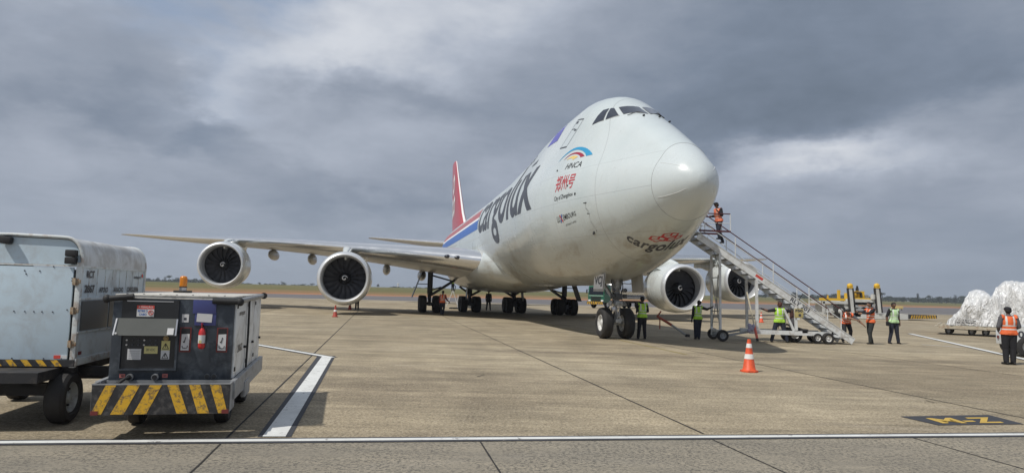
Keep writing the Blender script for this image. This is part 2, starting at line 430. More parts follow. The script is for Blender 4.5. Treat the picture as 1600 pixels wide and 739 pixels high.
M_JOINT = mat('joint_sealant', (.028, .026, .024), .9, var=.3, scale=6)
def wobble_strip(mb, p0, p1, w, z, amp=.006, step=.45):
    p0, p1 = Vector(p0), Vector(p1); L = (p1-p0).length; d = (p1-p0)/L; s = Vector((-d.y, d.x, 0)); n = max(2, int(L/step)+1)
    vs = []; ph = random.random()*99
    for i in range(n):
        t = L*i/(n-1); a = amp*noise.noise(Vector((t*1.7, ph, 0))); ww = w*(.75+.5*noise.noise(Vector((t*2.9, ph+9, 0)))+.25)
        c = p0+d*t+s*a
        vs += [(c-s*ww/2)[:2]+(z,), (c+s*ww/2)[:2]+(z,)]
    mb.add(vs, [(2*i, 2*i+1, 2*i+3, 2*i+2) for i in range(n-1)])
jb = MBM(M_JOINT)
for e in (-7.6, -1.69, 4.20, 10.1, 16.0, 21.9, 27.8, 33.7): wobble_strip(jb, gp(e, 8.5), gp(e, 60), .030, .001)
for e in [-4.6, -1.69, 1.22, 4.15, 6.97, 9.8]: wobble_strip(jb, gp(e, -4), gp(e, 8.35), .020, .001, step=.2)
for v in (30.5, 52.): wobble_strip(jb, gp(-30, v), gp(45, v), .02, .0012)
for p in (((745, 588), (757, 585)), ((1447, 625), (1462, 629)), ((700, 497), (748, 503)), ((752, 501), (790, 512)), ((760, 507), (800, 504))):
    wobble_strip(jb, G(*p[0]), G(*p[1]), .02, .001, amp=.03, step=.1)
structure(jb.build('expansion_joint'))

def paint_mat(name, col, wear, under=(.30, .27, .22)):
    m = bpy.data.materials.new(name); m.use_nodes = True; T = NT(m.node_tree); b = T.n['Principled BSDF']
    ob = T.node('ShaderNodeTexCoord').outputs['Object']
    n = T.noise(ob, 9, 8, .72, .3); n2 = T.noise(ob, 1.1, 4, .6)
    f = T.rng(T.m('ADD', n, T.m('MULTIPLY', T.m('SUBTRACT', n2, .5), .25)), .60-wear, .68-wear)
    c = T.vm('SCALE', T.mix(0.0, (*col, 1), (*col, 1)), T.rng(T.noise(ob, 2.5, 6, .7), .3, .7, .82, 1.08, False))
    T.l.new(T.mix(f, c, (*under, 1)), b.inputs['Base Color']); b.inputs['Roughness'].default_value = .8
    return m
M_PW = paint_mat('white_road_paint', (.70, .71, .69), .02, (.26, .25, .24)); M_PB = paint_mat('black_road_paint', (.045, .047, .055), -.04)
M_PY = paint_mat('yellow_road_paint', (.58, .39, .08), -.01, (.08, .08, .08))
def gpoly(mb, pts, z, m=None): mb.add([(p[0], p[1], z) for p in pts], [tuple(range(len(pts)))], m)
def line(mb, p0, p1, w, z, m=None):
    p0, p1 = Vector(p0), Vector(p1); d = (p1-p0).normalized(); s = Vector((-d.y, d.x, 0))
    gpoly(mb, [p0-s*w/2, p1-s*w/2, p1+s*w/2, p0+s*w/2], z, m)
# long stand line across the foreground, with black edging
d0, d1 = G(0, 691), G(1600, 678.5); dv = (d1-d0).normalized(); a0, a1 = d0-dv*40, d1+dv*60
b = MB(); line(b, a0, a1, .27, .002, M_PB); line(b, a0, a1, .125, .006, M_PW); structure(b.build('stand_line'))
# broad arm of the stand marking
b = MB()
gpoly(b, [G(402, 682), G(455, 682), G(524, 556), G(496, 556)], .0022, M_PB)
gpoly(b, [G(410, 682), G(446, 682), G(519, 557), G(503, 557)], .0062, M_PW)
p0, p1 = G(519, 558.5), G(400, 538); dd = (p1-p0).normalized(); p1 = p0+dd*24
line(b, p0, p1, .34, .0024, M_PB); line(b, p0, p1, .17, .0064, M_PW); structure(b.build('stand_corner_marking'))
b = MB(); p0, p1 = G(1422, 521), G(1600, 560.5); p1 = p0+(p1-p0)*1.6
line(b, p0, p1, .24, .003, M_PW); line(b, p0+Vector((-.22, -.10, 0)), p1+Vector((-.22, -.10, 0)), .09, .0015, M_PB); structure(b.build('boundary_line'))
b = MB(); line(b, G(1440, 538), G(1500, 542), .12, .002, M_PW); line(b, G(1238, 520), G(1300, 526), .12, .002, M_PW); structure(b.build('faded_line'))
b = MB(); line(b, gp(-120, 100.3), gp(200, 100.3), 1.0, .001, mat('pale_edge_strip', (.50, .46, .38), .9)); structure(b.build('apron_edge_strip'))
# stand name
b = MB(); q = [G(1466, 664), G(1601, 662.3), G(1545, 647.8), G(1406, 650.2)]
gpoly(b, q, .002, M_PB)
text_on(b, 'M-Z', [G(1473, 660.6, .006), G(1571, 660, .006), G(1544, 651.3, .006), G(1446, 652.6, .006)], M_PY, bold=.035, spacing=1.05)
structure(b.build('stand_name_marking'))
# nose wheel lead-in line
b = MB(); line(b, gp(9.3, 60), gp(9.3, 20), .15, .0015, mat('faint_yellow_line', (.30, .24, .10), .9, dirt=(.25, .22, .17), dirt_amt=.8, dirt_scale=4)); structure(b.build('lead_in_line'))
# ================================================================== CARGO AIRCRAFT
def interp(tab,X):
    # monotone cubic (pchip)
    xs=[t[0] for t in tab]; ys=[t[1] for t in tab]
    n=len(xs)
    if X<=xs[0]: return ys[0]
    if X>=xs[-1]: return ys[-1]
    h=[xs[i+1]-xs[i] for i in range(n-1)]; d=[(ys[i+1]-ys[i])/h[i] for i in range(n-1)]
    m=[0]*n; m[0]=d[0]; m[-1]=d[-1]
    for i in range(1,n-1):
        if d[i-1]*d[i]>0:
            w1=2*h[i]+h[i-1];w2=h[i]+2*h[i-1]; m[i]=(w1+w2)/(w1/d[i-1]+w2/d[i])
    i=max(j for j in range(n-1) if xs[j]<=X)
    t=(X-xs[i])/h[i]
    return (2*t**3-3*t*t+1)*ys[i]+(t**3-2*t*t+t)*h[i]*m[i]+(-2*t**3+3*t*t)*ys[i+1]+(t**3-t*t)*h[i]*m[i+1]
# tables vs s=sqrt(X) near nose for roundness
TOP=[(.1,5.35),(.104,5.42),(.112,5.475),(.13,5.545),(.17,5.64),(.27,5.80),(.55,6.10),(1,6.44),(1.5,6.77),(2.5,7.36),(3.5,7.93),(4.4,8.4),(5.2,8.83),(6,9.3),(7,9.76),(8.5,10.0),(11,10.02),(14,9.88),(16,9.68),(19,9.25),(22,8.92),(25,8.8),(28,8.75),(55,8.75),(62,8.72),(68,8.6),(72,8.3),(74,7.95),(75,7.7)]
BOT=[(.1,5.35),(.104,5.28),(.112,5.225),(.13,5.155),(.17,5.06),(.27,4.91),(.55,4.65),(1,4.38),(1.5,4.13),(2.5,3.72),(3.5,3.35),(5,2.9),(7,2.47),(9,2.24),(12,2.15),(50,2.15),(55,2.6),(60,3.6),(65,4.9),(70,6.2),(74,7.15),(75,7.5)]
WID=[(.1,.0),(.104,.065),(.112,.12),(.13,.185),(.17,.28),(.27,.44),(.55,.74),(1,.98),(1.5,1.18),(2.5,1.54),(3.5,1.87),(5,2.36),(7,2.8),(9,3.08),(11,3.22),(13,3.25),(48,3.25),(55,3.0),(60,2.55),(65,1.95),(70,1.2),(74,.5),(75,.1)]
ZW=[(0,5.35),(2,5.35),(6,5.4),(12,5.4),(48,5.4),(55,5.6),(60,6.1),(65,6.8),(70,7.4),(75,7.6)]
UR=[(.1,.0),(.112,.12),(.13,.18),(.27,.40),(.55,.62),(1,.80),(2.5,1.0),(4.4,1.25),(5.2,1.4),(6,1.6),(8,1.85),(11,1.9),(16,2.0),(20,2.6),(26,3.2),(55,3.1),(75,.1)]
def hull(pts):
    pts=sorted(set(pts)); 
    def half(p):
        o=[]
        for a in p:
            while len(o)>1 and (o[-1][0]-o[-2][0])*(a[1]-o[-2][1])-(o[-1][1]-o[-2][1])*(a[0]-o[-2][0])<=0:o.pop()
            o.append(a)
        return o[:-1]
    return half(pts)+half(pts[::-1])
def section(X,N=96):
    zt,zb,w,zc,ur=[interp(t,X) for t in (TOP,BOT,WID,ZW,UR)]
    w=max(w,.01)
    ur=min(ur,w*.98,(zt-zc)*.98)
    P=[]
    for k in range(120):
        a=2*pi*k/120; c,s=cos(a),sin(a)
        hz=(zt-zc) if False else min(w,(zt-zc))
        P.append((round(w*c,5),round(zc+(hz if s>0 else zc-zb)*s,5)))
        P.append((round(ur*c,5),round(zt-ur+ur*s,5)))
    H=hull(P); out=[]
    n=len(H)
    for k in range(N):
        a=2*pi*k/N+1e-4; d=(cos(a),sin(a))
        for i in range(n):
            a0=H[i];a1=H[(i+1)%n]
            x0,y0=a0[0],a0[1]-zc;x1,y1=a1[0],a1[1]-zc
            c0=d[0]*y0-d[1]*x0;c1=d[0]*y1-d[1]*x1
            if c0<=0<c1:
                t=c0/(c0-c1); px=x0+(x1-x0)*t;py=y0+(y1-y0)*t
                out.append((px,py+zc));break
        else: out.append(H[0])
    return out
AH = 0.1893
_ng = Vector((4.282, 28.1016, 0))
jet_org = _ng-Vector((-sin(AH), cos(AH), 0))*7.8
jet = thing('cargo_jet', 'huge white four-engined cargo aircraft with red and blue stripes parked nose towards the viewer', 'aircraft', jet_org, AH)
# local axes: x to port, y aft from the nose tip, z up
def L(X, Y, Z): return Vector((-Y, X, Z))

def fuselage_mat():
    m = bpy.data.materials.new('fuselage_white'); m.use_nodes = True; T = NT(m.node_tree); b = T.n['Principled BSDF']
    ob = T.node('ShaderNodeTexCoord').outputs['Object']; x, y, z = T.sep(ob)
    c = T.ramp(T.noise(ob, .35, 5, .6), [(.3, (.555, .625, .635)), (.7, (.63, .685, .692))])
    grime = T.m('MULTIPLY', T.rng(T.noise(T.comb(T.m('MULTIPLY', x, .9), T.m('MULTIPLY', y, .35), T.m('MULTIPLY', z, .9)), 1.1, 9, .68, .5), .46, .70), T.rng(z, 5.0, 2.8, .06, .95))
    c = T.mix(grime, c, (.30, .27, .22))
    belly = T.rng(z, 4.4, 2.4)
    c = T.mix(T.m('MULTIPLY', belly, .55), c, (.31, .295, .25))  # shade under the hull painted into the colour, along with belly dirt
    streak = T.rng(T.noise(T.comb(T.m('MULTIPLY', x, 3.0), T.m('MULTIPLY', y, 7.0), T.m('MULTIPLY', z, .55)), 1.0, 6, .65), .56, .72, 0, .16)
    c = T.mix(streak, c, (.36, .35, .32))
    pt = T.noise(T.comb(T.m('FLOOR', T.m('MULTIPLY', y, .62)), T.m('FLOOR', T.m('MULTIPLY', z, .8)), 0.0), 7.0, 0, .5)
    c = T.vm('SCALE', c, T.rng(pt, .3, .7, .965, 1.02, False))
    def ln(val, at, w, amt): return T.m('MULTIPLY', T.m('COMPARE', val, at, w), amt)
    zz = T.m('SUBTRACT', z, 5.0)
    door = T.m('SUBTRACT', y, T.m('MULTIPLY', T.m('MULTIPLY', zz, zz), .11))
    ls = ln(door, 4.16, .016, .34)
    for s in (T.m('MULTIPLY', ln(z, 5.26, .010, .3), 1.0), ln(z, 6.42, .009, .22), ln(z, 3.9, .009, .2)):
        ls = T.m('MAXIMUM', ls, s)
    frames = T.m('MULTIPLY', T.m('GREATER_THAN', y, 5.8), ln(T.m('FRACT', T.m('DIVIDE', y, 2.9)), .5, .0035, .3))
    ls = T.m('MAXIMUM', ls, frames)
    c = T.mix(ls, c, (.16, .16, .16))
    T.l.new(c, b.inputs['Base Color'])
    T.put(b.inputs['Roughness'], T.rng(T.noise(ob, .8, 5, .6), .3, .7, .24, .40, False))
    b.inputs['Coat Weight'].default_value = .5; b.inputs['Coat Roughness'].default_value = .10
    bn = T.node('ShaderNodeBump'); bn.inputs['Strength'].default_value = .10; bn.inputs['Distance'].default_value = .03
    T.put(bn.inputs['Height'], T.noise(T.comb(x, T.m('MULTIPLY', y, 1.0), z), 1.3, 3, .5)); T.l.new(bn.outputs[0], b.inputs['Normal'])
    return m
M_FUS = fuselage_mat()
M_RAD = mat('radome_white', (.595, .65, .66), .30, var=.03, scale=1.2, coat=.35)
M_WING = mat('wing_grey', (.50, .51, .51), .34, var=.08, scale=.5, dirt=(.34, .30, .24), dirt_amt=.5, dirt_scale=.6, coat=.2)
M_SLAT = mat('polished_slat', (.78, .79, .80), .22, metal=.85, var=.04, scale=1)
M_LIP = mat('polished_inlet', (.74, .76, .78), .42, metal=.55, var=.04, scale=1.5)
M_NAC = mat('nacelle_paint', (.66, .70, .69), .26, var=.05, scale=.8, dirt=(.42, .41, .38), dirt_amt=.35, dirt_scale=.9, coat=.5)
M_LINER = mat('inlet_liner', (.33, .34, .36), .5, var=.08)
M_BLADE = mat('fan_blade', (.15, .155, .175), .34, metal=.35, var=.2, coat=.3)
M_BLACK = mat('black_paint', (.015, .015, .017), .5)
M_DGREY = mat('dark_lettering', (.055, .06, .075), .4, var=.1)
M_RED = mat('livery_red', (.50, .035, .045), .35, var=.08); M_BLUE = mat('livery_blue', (.035, .13, .44), .35, var=.08)
M_REDL = mat('shaded_livery_red', (.40, .12, .13), .4, var=.08)  # stripe red, dulled so that its shading sits in the colour
M_WHT = mat('white_lettering', (.8, .8, .8), .4)
M_GLS = mat('dark_window_glass', (.012, .016, .028), .06, coat=1.0, var=.1)
M_TYRE = mat('tyre_rubber', (.022, .021, .021), .75, var=.25, scale=5, dirt=(.06, .055, .05), dirt_amt=.5)
M_HUB = mat('wheel_hub_white', (.68, .68, .66), .4, var=.1, dirt=(.2, .18, .15), dirt_amt=.5, dirt_scale=6)
M_GEAR = mat('gear_grey', (.42, .44, .45), .45, metal=.2, var=.2, scale=5, dirt=(.05, .045, .04), dirt_amt=.5, dirt_scale=6)
M_GEARD = mat('gear_dark', (.07, .075, .08), .5, metal=.3, var=.2, scale=5)
M_STEEL = mat('bare_steel', (.55, .55, .56), .3, metal=.9)
M_DOORG = mat('gear_door_grey', (.40, .41, .41), .4, var=.1, dirt=(.22, .2, .17), dirt_amt=.5)

NS = 96
_sc = {}
def sec(X):
    k = round(X, 3)
    if k not in _sc: _sc[k] = section(k, NS)
    return _sc[k]
def ring(X): return [L(X, y, z) for y, z in sec(X)]
XSEAM = 1.38
st_nose = [.1, .1015, .104, .108, .113, .12, .13, .142, .155, .175, .2, .23, .26, .12, .17, .23, .3, .38, .48, .6, .72, .85, 1.0, 1.15, 1.28, XSEAM]
st_body = [XSEAM+.012]+[1.55+.2*i for i in range(0, 45)]+[10.5+.5*i for i in range(0, 40)]+[31+1.0*i for i in range(0, 24)]+[55+.75*i for i in range(0, 27)]
b = MBM(M_RAD); b.loft([ring(X) for X in st_nose], None, True, cap=False); radome = b.build('radome', parent=jet)
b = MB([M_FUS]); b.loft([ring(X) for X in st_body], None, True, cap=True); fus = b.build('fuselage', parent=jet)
allr = [ring(X) for X in st_nose+st_body]
_vs = [p for r in allr for p in r]; _fs = []
for i in range(len(allr)-1):
    for k in range(NS): _fs.append((i*NS+k, i*NS+(k+1) % NS, (i+1)*NS+(k+1) % NS, (i+1)*NS+k))
BVH = BVHTree.FromPolygons(_vs, _fs)
def on_skin(X, th, off=.008):
    """point just proud of the skin at station X and angle th (degrees; 0 = starboard side, 90 = crown)"""
    s = sec(X); t = (th % 360)/360*NS; i = int(t) % NS; f = t-int(t)
    y = s[i][0]*(1-f)+s[(i+1) % NS][0]*f; z = s[i][1]*(1-f)+s[(i+1) % NS][1]*f
    p = L(X, y, z); co, no, _, _ = BVH.find_nearest(p)
    c = L(X, 0, z) if abs(y) > .3 else L(X, 0, interp(ZW, X))
    if no.dot(co-c) < 0: no = -no
    return co+no*off
def skin_by_z(X, z, side=1, off=.008):
    """point on the side of the hull at height z; side 1 = starboard"""
    o = L(X, side*9, z); co, no, _, _ = BVH.ray_cast(o, Vector((side, 0, 0)))
    if co is None: return None
    if no.dot(Vector((-side, 0, 0))) < 0: no = -no
    return co+no*off
def decal(name, shapes, quad, m, su=.2, sv=.2, off=.008, parent=None, box=None):
    """flat shapes (verts, faces) bent onto the hull. quad = (station, angle) of bl, br, tr, tl"""
    mb = MB(); q = [Vector((a, (c+180) % 360-180 if not isinstance(quad, list) else c, 0)) for a, c in quad]
    for (vs, fs), mm in zip(shapes, m):
        x0, x1, y0, y1 = box
        vs, fs = grid_cut(vs, fs, su*(x1-x0), sv*(y1-y0))
        pts = []
        for x, y in vs:
            p = bilin(q, (x-x0)/(x1-x0), (y-y0)/(y1-y0)); pts.append(on_skin(max(p.x, .02), p.y, off))
        mb.add(pts, fs, mm)
    return mb.build(name, parent=parent or jet)
def tdecal(name, body, quad, m, bold=0, shear=0, su=.08, sv=.12, off=.008, spacing=1.0, xh=None):
    vs, fs = text_mesh(body, bold, shear, spacing)
    x0, x1 = min(v[0] for v in vs), max(v[0] for v in vs); y0, y1 = min(v[1] for v in vs), max(v[1] for v in vs)
    if xh: y0, y1 = 0.0, xh
    return decal(name, [(vs, fs)], quad, [m], su, sv, off, box=(x0, x1, y0, y1))
def rect(x0, y0, x1, y1): return ([(x0, y0), (x1, y0), (x1, y1), (x0, y1)], [[0, 1, 2, 3]])
U1 = (0, 1, 0, 1)
# ---- lettering and livery
tdecal('airline_lettering', 'cargolux', ((25.6, 3), (9.85, .5), (11.0, 41), (26.8, 38)), M_DGREY, bold=.016, su=.02, sv=.12, xh=.47, off=.012)
tdecal('chin_lettering', 'cargolux', [(3.62, 303.5), (3.42, 243), (2.75, 240), (3.40, 307)], M_DGREY, bold=.022, su=.03, sv=.25, xh=.47, spacing=1.06)
tdecal('operator_lettering', 'HNCA', ((6.86, 25.6), (5.55, 26.4), (5.62, 32.2), (6.86, 31.0)), M_BLACK, shear=.25, bold=.004)
tdecal('city_characters', '郑州号', ((7.12, 6.3), (5.62, 7.4), (5.62, 20.5), (7.32, 20.0)), M_RED, bold=.010, shear=.15)
tdecal('city_name_lettering', 'City of Zhengzhou', ((7.14, -1.8), (5.62, -.8), (5.62, 3.8), (7.14, 3.0)), M_BLACK, bold=.003)
tdecal('country_lettering', 'LU', ((7.05, 341.8), (6.80, 342.0), (6.80, 346.6), (7.05, 346.6)), M_BLACK, bold=.002)
tdecal('country_lettering', 'EMBOURG', ((6.50, 342.1), (5.50, 343.0), (5.50, 346.8), (6.50, 346.6)), M_BLACK, bold=.002)
decal('country_cross', [([(0, 0), (.3, 0), (1, 1), (.7, 1)], [[0, 1, 2, 3]]), ([(.7, 0), (1, 0), (.3, 1), (0, 1)], [[0, 1, 2, 3]])], ((6.80, 341.0), (6.53, 341.2), (6.53, 347.4), (6.80, 347.2)), [M_BLUE, M_RED], .3, .3, .010, box=U1)
tdecal('slogan_lettering', "LET'S MAKE IT HAPPEN", ((6.45, 337.2), (5.62, 337.6), (5.62, 339.0), (6.45, 338.6)), M_BLACK)
def arc_shape(cx, cy, r0, r1, a0, a1, n=14, flare=0.0):
    vs = []; fs = []
    for i in range(n+1):
        a = radians(a0+(a1-a0)*i/n); k = i/n
        ro = r1; ri = r1-(r1-r0)*k**.8
        vs += [(cx+ro*cos(a), cy+ro*sin(a)), (cx+ri*cos(a), cy+ri*sin(a))]
    for i in range(n): fs.append([2*i, 2*i+1, 2*i+3, 2*i+2])
    return vs, fs
M_CYAN = mat('emblem_blue', (.03, .30, .55), .4); M_MAR = mat('emblem_maroon', (.33, .02, .05), .4); M_YEL = mat('emblem_yellow', (.75, .55, .18), .4)
decal('rainbow_emblem', [arc_shape(.62, .12, .58, .86, 172, 18), arc_shape(.60, .10, .36, .55, 165, 22), arc_shape(.56, .10, .02, .33, 160, 40)],
      ((7.55, 31.5), (5.45, 33), (5.75, 47.0), (7.5, 44)), [M_CYAN, M_MAR, M_YEL], .1, .15, .009, box=(0, 1.2, 0, 1))
# flag panel, door outline, registration marks on the upper deck
decal('flag_panel', [rect(0, 0, 1, 1)], ((12.35, 59.5), (10.3, 58.0), (10.35, 69.5), (12.1, 69.5)), [mat('flag_blue', (.10, .10, .42), .4)], .3, .3, box=U1)
def outline(x0, y0, x1, y1, w): return [rect(x0, y0, x1, y0+w), rect(x0, y1-w, x1, y1), rect(x0, y0, x0+w, y1), rect(x1-w, y0, x1, y1)]
decal('upper_deck_door', outline(0, 0, 1, 1, .035)+[rect(0, 0, 1, .055), rect(.55, .62, .85, .68), rect(.06, .68, .5, .71), rect(.1, .86, .45, .93)], ((8.75, 47.2), (7.85, 46.4), (7.3, 64.8), (8.05, 65.2)), [M_DGREY]*8, .2, .15, box=U1)
for i in range(3): decal('hull_mark', [rect(0, 0, 1, 1)], ((15.2+i*.7, 57), (14.95+i*.7, 57), (14.95+i*.7, 63), (15.2+i*.7, 63)), [M_DGREY], .5, .3, box=U1)
decal('hull_placard', [rect(0, 0, 1, 1)], ((14.1, 49), (12.9, 48), (12.9, 52), (14.1, 51)), [M_DGREY], .5, .3, box=U1)
# stripes: laid by height along the rear body
def stripe(name, X0, X1, zlo, zhi, m, lead=0.0, nX=60, nz=5):
    mb = MB(); P = []
    for i in range(nX+1):
        row = []
        for j in range(nz+1):
            X = X0+(X1-X0)*i/nX; t = j/nz
            if i == 0: X = X0+lead*t
            z = zlo(X)*(1-t)+zhi(X)*t; p = skin_by_z(X, z, 1, .010); row.append(p)
        P.append(row)
    for i in range(nX):
        for j in range(nz):
            q = [P[i][j], P[i+1][j], P[i+1][j+1], P[i][j+1]]
            if None in q: continue
            mb.add(q, [(0, 1, 2, 3)], m)
    return mb.build(name, parent=jet)
rise = lambda X: max(0, X-52)**1.6*.020
stripe('red_stripe', 27.1, 66, lambda X: 6.78+rise(X), lambda X: 7.42+rise(X)*.8, M_REDL, .9)
stripe('white_stripe', 26.9, 66, lambda X: 6.57+rise(X), lambda X: 6.775+rise(X), M_WHT, .2)
stripe('blue_stripe', 26.0, 66, lambda X: 5.84+max(0, X-44)*.01+rise(X), lambda X: 6.565+rise(X), M_BLUE, .9)
# cube emblem: three outlined boxes
def hexlogo(s=1.0):
    out = []
    def seg(a, c, w=.055):
        ax, ay = a; bx, by = c; dx, dy = bx-ax, by-ay; l = sqrt(dx*dx+dy*dy); nx, ny = -dy/l*w/2, dx/l*w/2; ex, ey = dx/l*w*.4, dy/l*w*.4
        out.append(([(ax-ex+nx, ay-ey+ny), (bx+ex+nx, by+ey+ny), (bx+ex-nx, by+ey-ny), (ax-ex-nx, ay-ey-ny)], [[0, 1, 2, 3]]))
    r = .27
    for cx, cy in ((.27, .25), (.74, .25), (.505, .66)):
        h = [(cx+r*.87*cos(radians(30+60*i))*1.0, cy+r*sin(radians(30+60*i))*.92) for i in range(6)]
        for i in range(6): seg(h[i], h[(i+1) % 6])
        for i in (1, 3, 5): seg((cx, cy), h[i])
    return out
lg = hexlogo(); decal('chin_emblem', lg, [(3.0, 291), (2.66, 255.5), (1.98, 250), (2.25, 293)], [M_RED]*len(lg), .34, .34, box=U1)
lgf = [rect(.1, .1, .9, .45), rect(.32, .45, .7, .85)]
# ---- seams, probes, cockpit
b = MBM(mat('seam_grey', (.33, .34, .34), .6))
b.tube([on_skin(XSEAM+.006, 360*i/96, .002) for i in range(97)], .006, None, 5); b.build('radome_seam', parent=jet)
for th in (325, 35, 145):
    b = MBM(M_WHT); b.tube([on_skin(.35+.9*i/8, th+(8 if th == 325 else 0)*i/8, .004) for i in range(9)], .005, None, 5); b.build('lightning_strip', parent=jet)
for X, th in ((4.76, 351), (4.66, 341)):
    b = MBM(M_BLACK); p = on_skin(X, th, 0); b.tube([p, p+Vector((-.09, -.02, 0)), p+Vector((-.10, -.20, 0))], [.016, .014, .009], None, 6); b.build('probe', parent=jet)
for X, th, sz in ((4.86, 323.5, (.03, .14, .12)), (6.1, 10, (.02, .07, .07)), (5.45, 1.5, (.02, .1, .08)), (7.6, 26, (.02, .1, .07))):
    b = MBM(M_BLACK); b.box(on_skin(X, th, .01), sz); b.build('static_port', parent=jet)
b = MBM(M_DGREY); b.add([on_skin(*p) for p in ((4.78, 352), (4.70, 352), (4.62, 324), (4.66, 324))], [(0, 1, 2, 3)]); b.build('drain_streak', parent=jet)
M_FRM = mat('window_frame', (.42, .43, .43), .4)
WIN = {  # station, angle of the glass corners (starboard side): bl, br, tr, tl
 'front': ((5.02, 76.0), (4.40, 89.2), (5.30, 88.9), (5.66, 78.2)),
 'side_front': ((5.62, 67.0), (5.16, 73.5), (5.78, 76.0), (5.92, 74.6)),
 'side_rear': ((6.30, 61.6), (5.72, 66.2), (5.99, 74.2), (6.20, 71.6))}
def pane(name, q, sgn=1):
    if sgn < 0: q = [(X, 180-t) for X, t in q]
    Q = [Vector((a, c, 0)) for a, c in q]; c0 = sum(Q, Vector())/4
    def patch(mb, Q, off, m, n=7):
        P = [[on_skin(*bilin(Q, i/n, j/n).to_2d(), off) for j in range(n+1)] for i in range(n+1)]
        vs = [p for r in P for p in r]; fs = [(i*(n+1)+j, (i+1)*(n+1)+j, (i+1)*(n+1)+j+1, i*(n+1)+j+1) for i in range(n) for j in range(n)]
        mb.add(vs, fs, m, True)
    fr = MB(); patch(fr, [c0+(p-c0)*1.0+(p-c0).normalized()*.12 for p in Q], .010, M_FRM); fo = fr.build('window_frame', parent=jet)
    g = MB(); patch(g, Q, .018, M_GLS); g.build(name, parent=fo)
for k, q in WIN.items():
    for sgn in (1, -1): pane('cockpit_window', q, sgn)
for sgn in (1, -1):
    b = MBM(M_BLACK)
    p0 = on_skin(4.75, 90-sgn*13.5, .03); p1 = on_skin(4.62, 90-sgn*7, .06); p2 = on_skin(4.42, 90-sgn*4.5, .05)
    b.tube([p0, p1, p2], .014, None, 6); b.build('windscreen_wiper', parent=jet)
for th in (104, 96, 84): b = MBM(M_BLACK); b.box(on_skin(4.2, th, .03), (.05, .12, .05)); b.build('brow_fitting', parent=jet)
b = MBM(M_DGREY); b.prism([on_skin(9.0, 90, 0), on_skin(9.45, 90, 0), on_skin(9.5, 90, .28), on_skin(9.3, 90, .30)], (.03, 0, 0)); b.build('antenna', parent=jet)

# ---- belly fairing
def ell_ring(X, hw, zc, up, dn, n=64, p=2.0):
    r = []
    for k in range(n):
        a = 2*pi*k/n; c, s = cos(a), sin(a)
        r.append(L(X, hw*math.copysign(abs(c)**(2/p), c), zc+(up if s > 0 else dn)*math.copysign(abs(s)**(2/p), s)))
    return r
FA = [(20.8, 1.3, 3.4, .5, 1.1), (21.6, 2.2, 3.4, .9, 1.25), (22.8, 2.95, 3.45, 1.1, 1.42), (24.2, 3.42, 3.5, 1.25, 1.58), (26, 3.75, 3.5, 1.3, 1.68), (28.5, 3.92, 3.45, 1.25, 1.72), (33, 3.95, 3.4, 1.2, 1.70), (38, 3.9, 3.4, 1.2, 1.65), (41.5, 3.6, 3.4, 1.1, 1.5), (44.5, 2.9, 3.4, 1.0, 1.25), (47, 1.7, 3.4, .6, 1.1)]
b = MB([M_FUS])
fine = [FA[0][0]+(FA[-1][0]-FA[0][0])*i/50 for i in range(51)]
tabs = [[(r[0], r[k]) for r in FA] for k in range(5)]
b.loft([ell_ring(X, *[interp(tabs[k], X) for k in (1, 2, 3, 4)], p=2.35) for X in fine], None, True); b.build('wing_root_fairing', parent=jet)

# ---- wings
def airfoil(n=22, t=.12, cam=.012):
    up, lo = [], []
    for i in range(n+1):
        x = .5*(1-cos(pi*i/n)); yt = 5*t*(.2969*sqrt(x)-.126*x-.3516*x*x+.2843*x**3-.1036*x**4)
        yc = cam*4*x*(1-x); up.append((x, yc+yt)); lo.append((x, yc-yt))
    return up[::-1]+lo[1:-1]
def foil_ring(Xle, Y, zle, chord, t, inc, cam=.012, vert=False):
    r = []
    for x, z in airfoil(t=t, cam=cam):
        xx = x*cos(inc)+z*sin(inc); zz = -x*sin(inc)+z*cos(inc)
        r.append(L(Xle+xx*chord, Y, zle+zz*chord) if not vert else L(Xle+x*chord, z*chord, Y))
    return r
LEt = [(0, 20.8), (11.7, 31.2), (31, 48.4), (32.5, 50.1), (33.5, 51.7), (34.2, 53.4)]
TEt = [(0, 39.0), (12, 41.3), (31, 51.2), (32.5, 52.2), (33.5, 53.1), (34.2, 53.75)]
ZLt = [(0, 3.25), (4.4, 3.82), (6.6, 4.08), (10.9, 4.52), (14.8, 4.88), (19.1, 5.22), (25.2, 5.58), (34.2, 6.28)]
lin = lambda tab, x: next((a[1]+(c[1]-a[1])*(x-a[0])/(c[0]-a[0]) for a, c in zip(tab, tab[1:]) if a[0] <= x <= c[0]), tab[-1][1])
TCt = [(0, .125), (12, .105), (31, .10), (34.2, .09)]; INt = [(0, radians(2.8)), (12, radians(2.6)), (34.2, radians(2.0))]
def wing_le(Y): return lin(LEt, Y), interp(ZLt, Y)
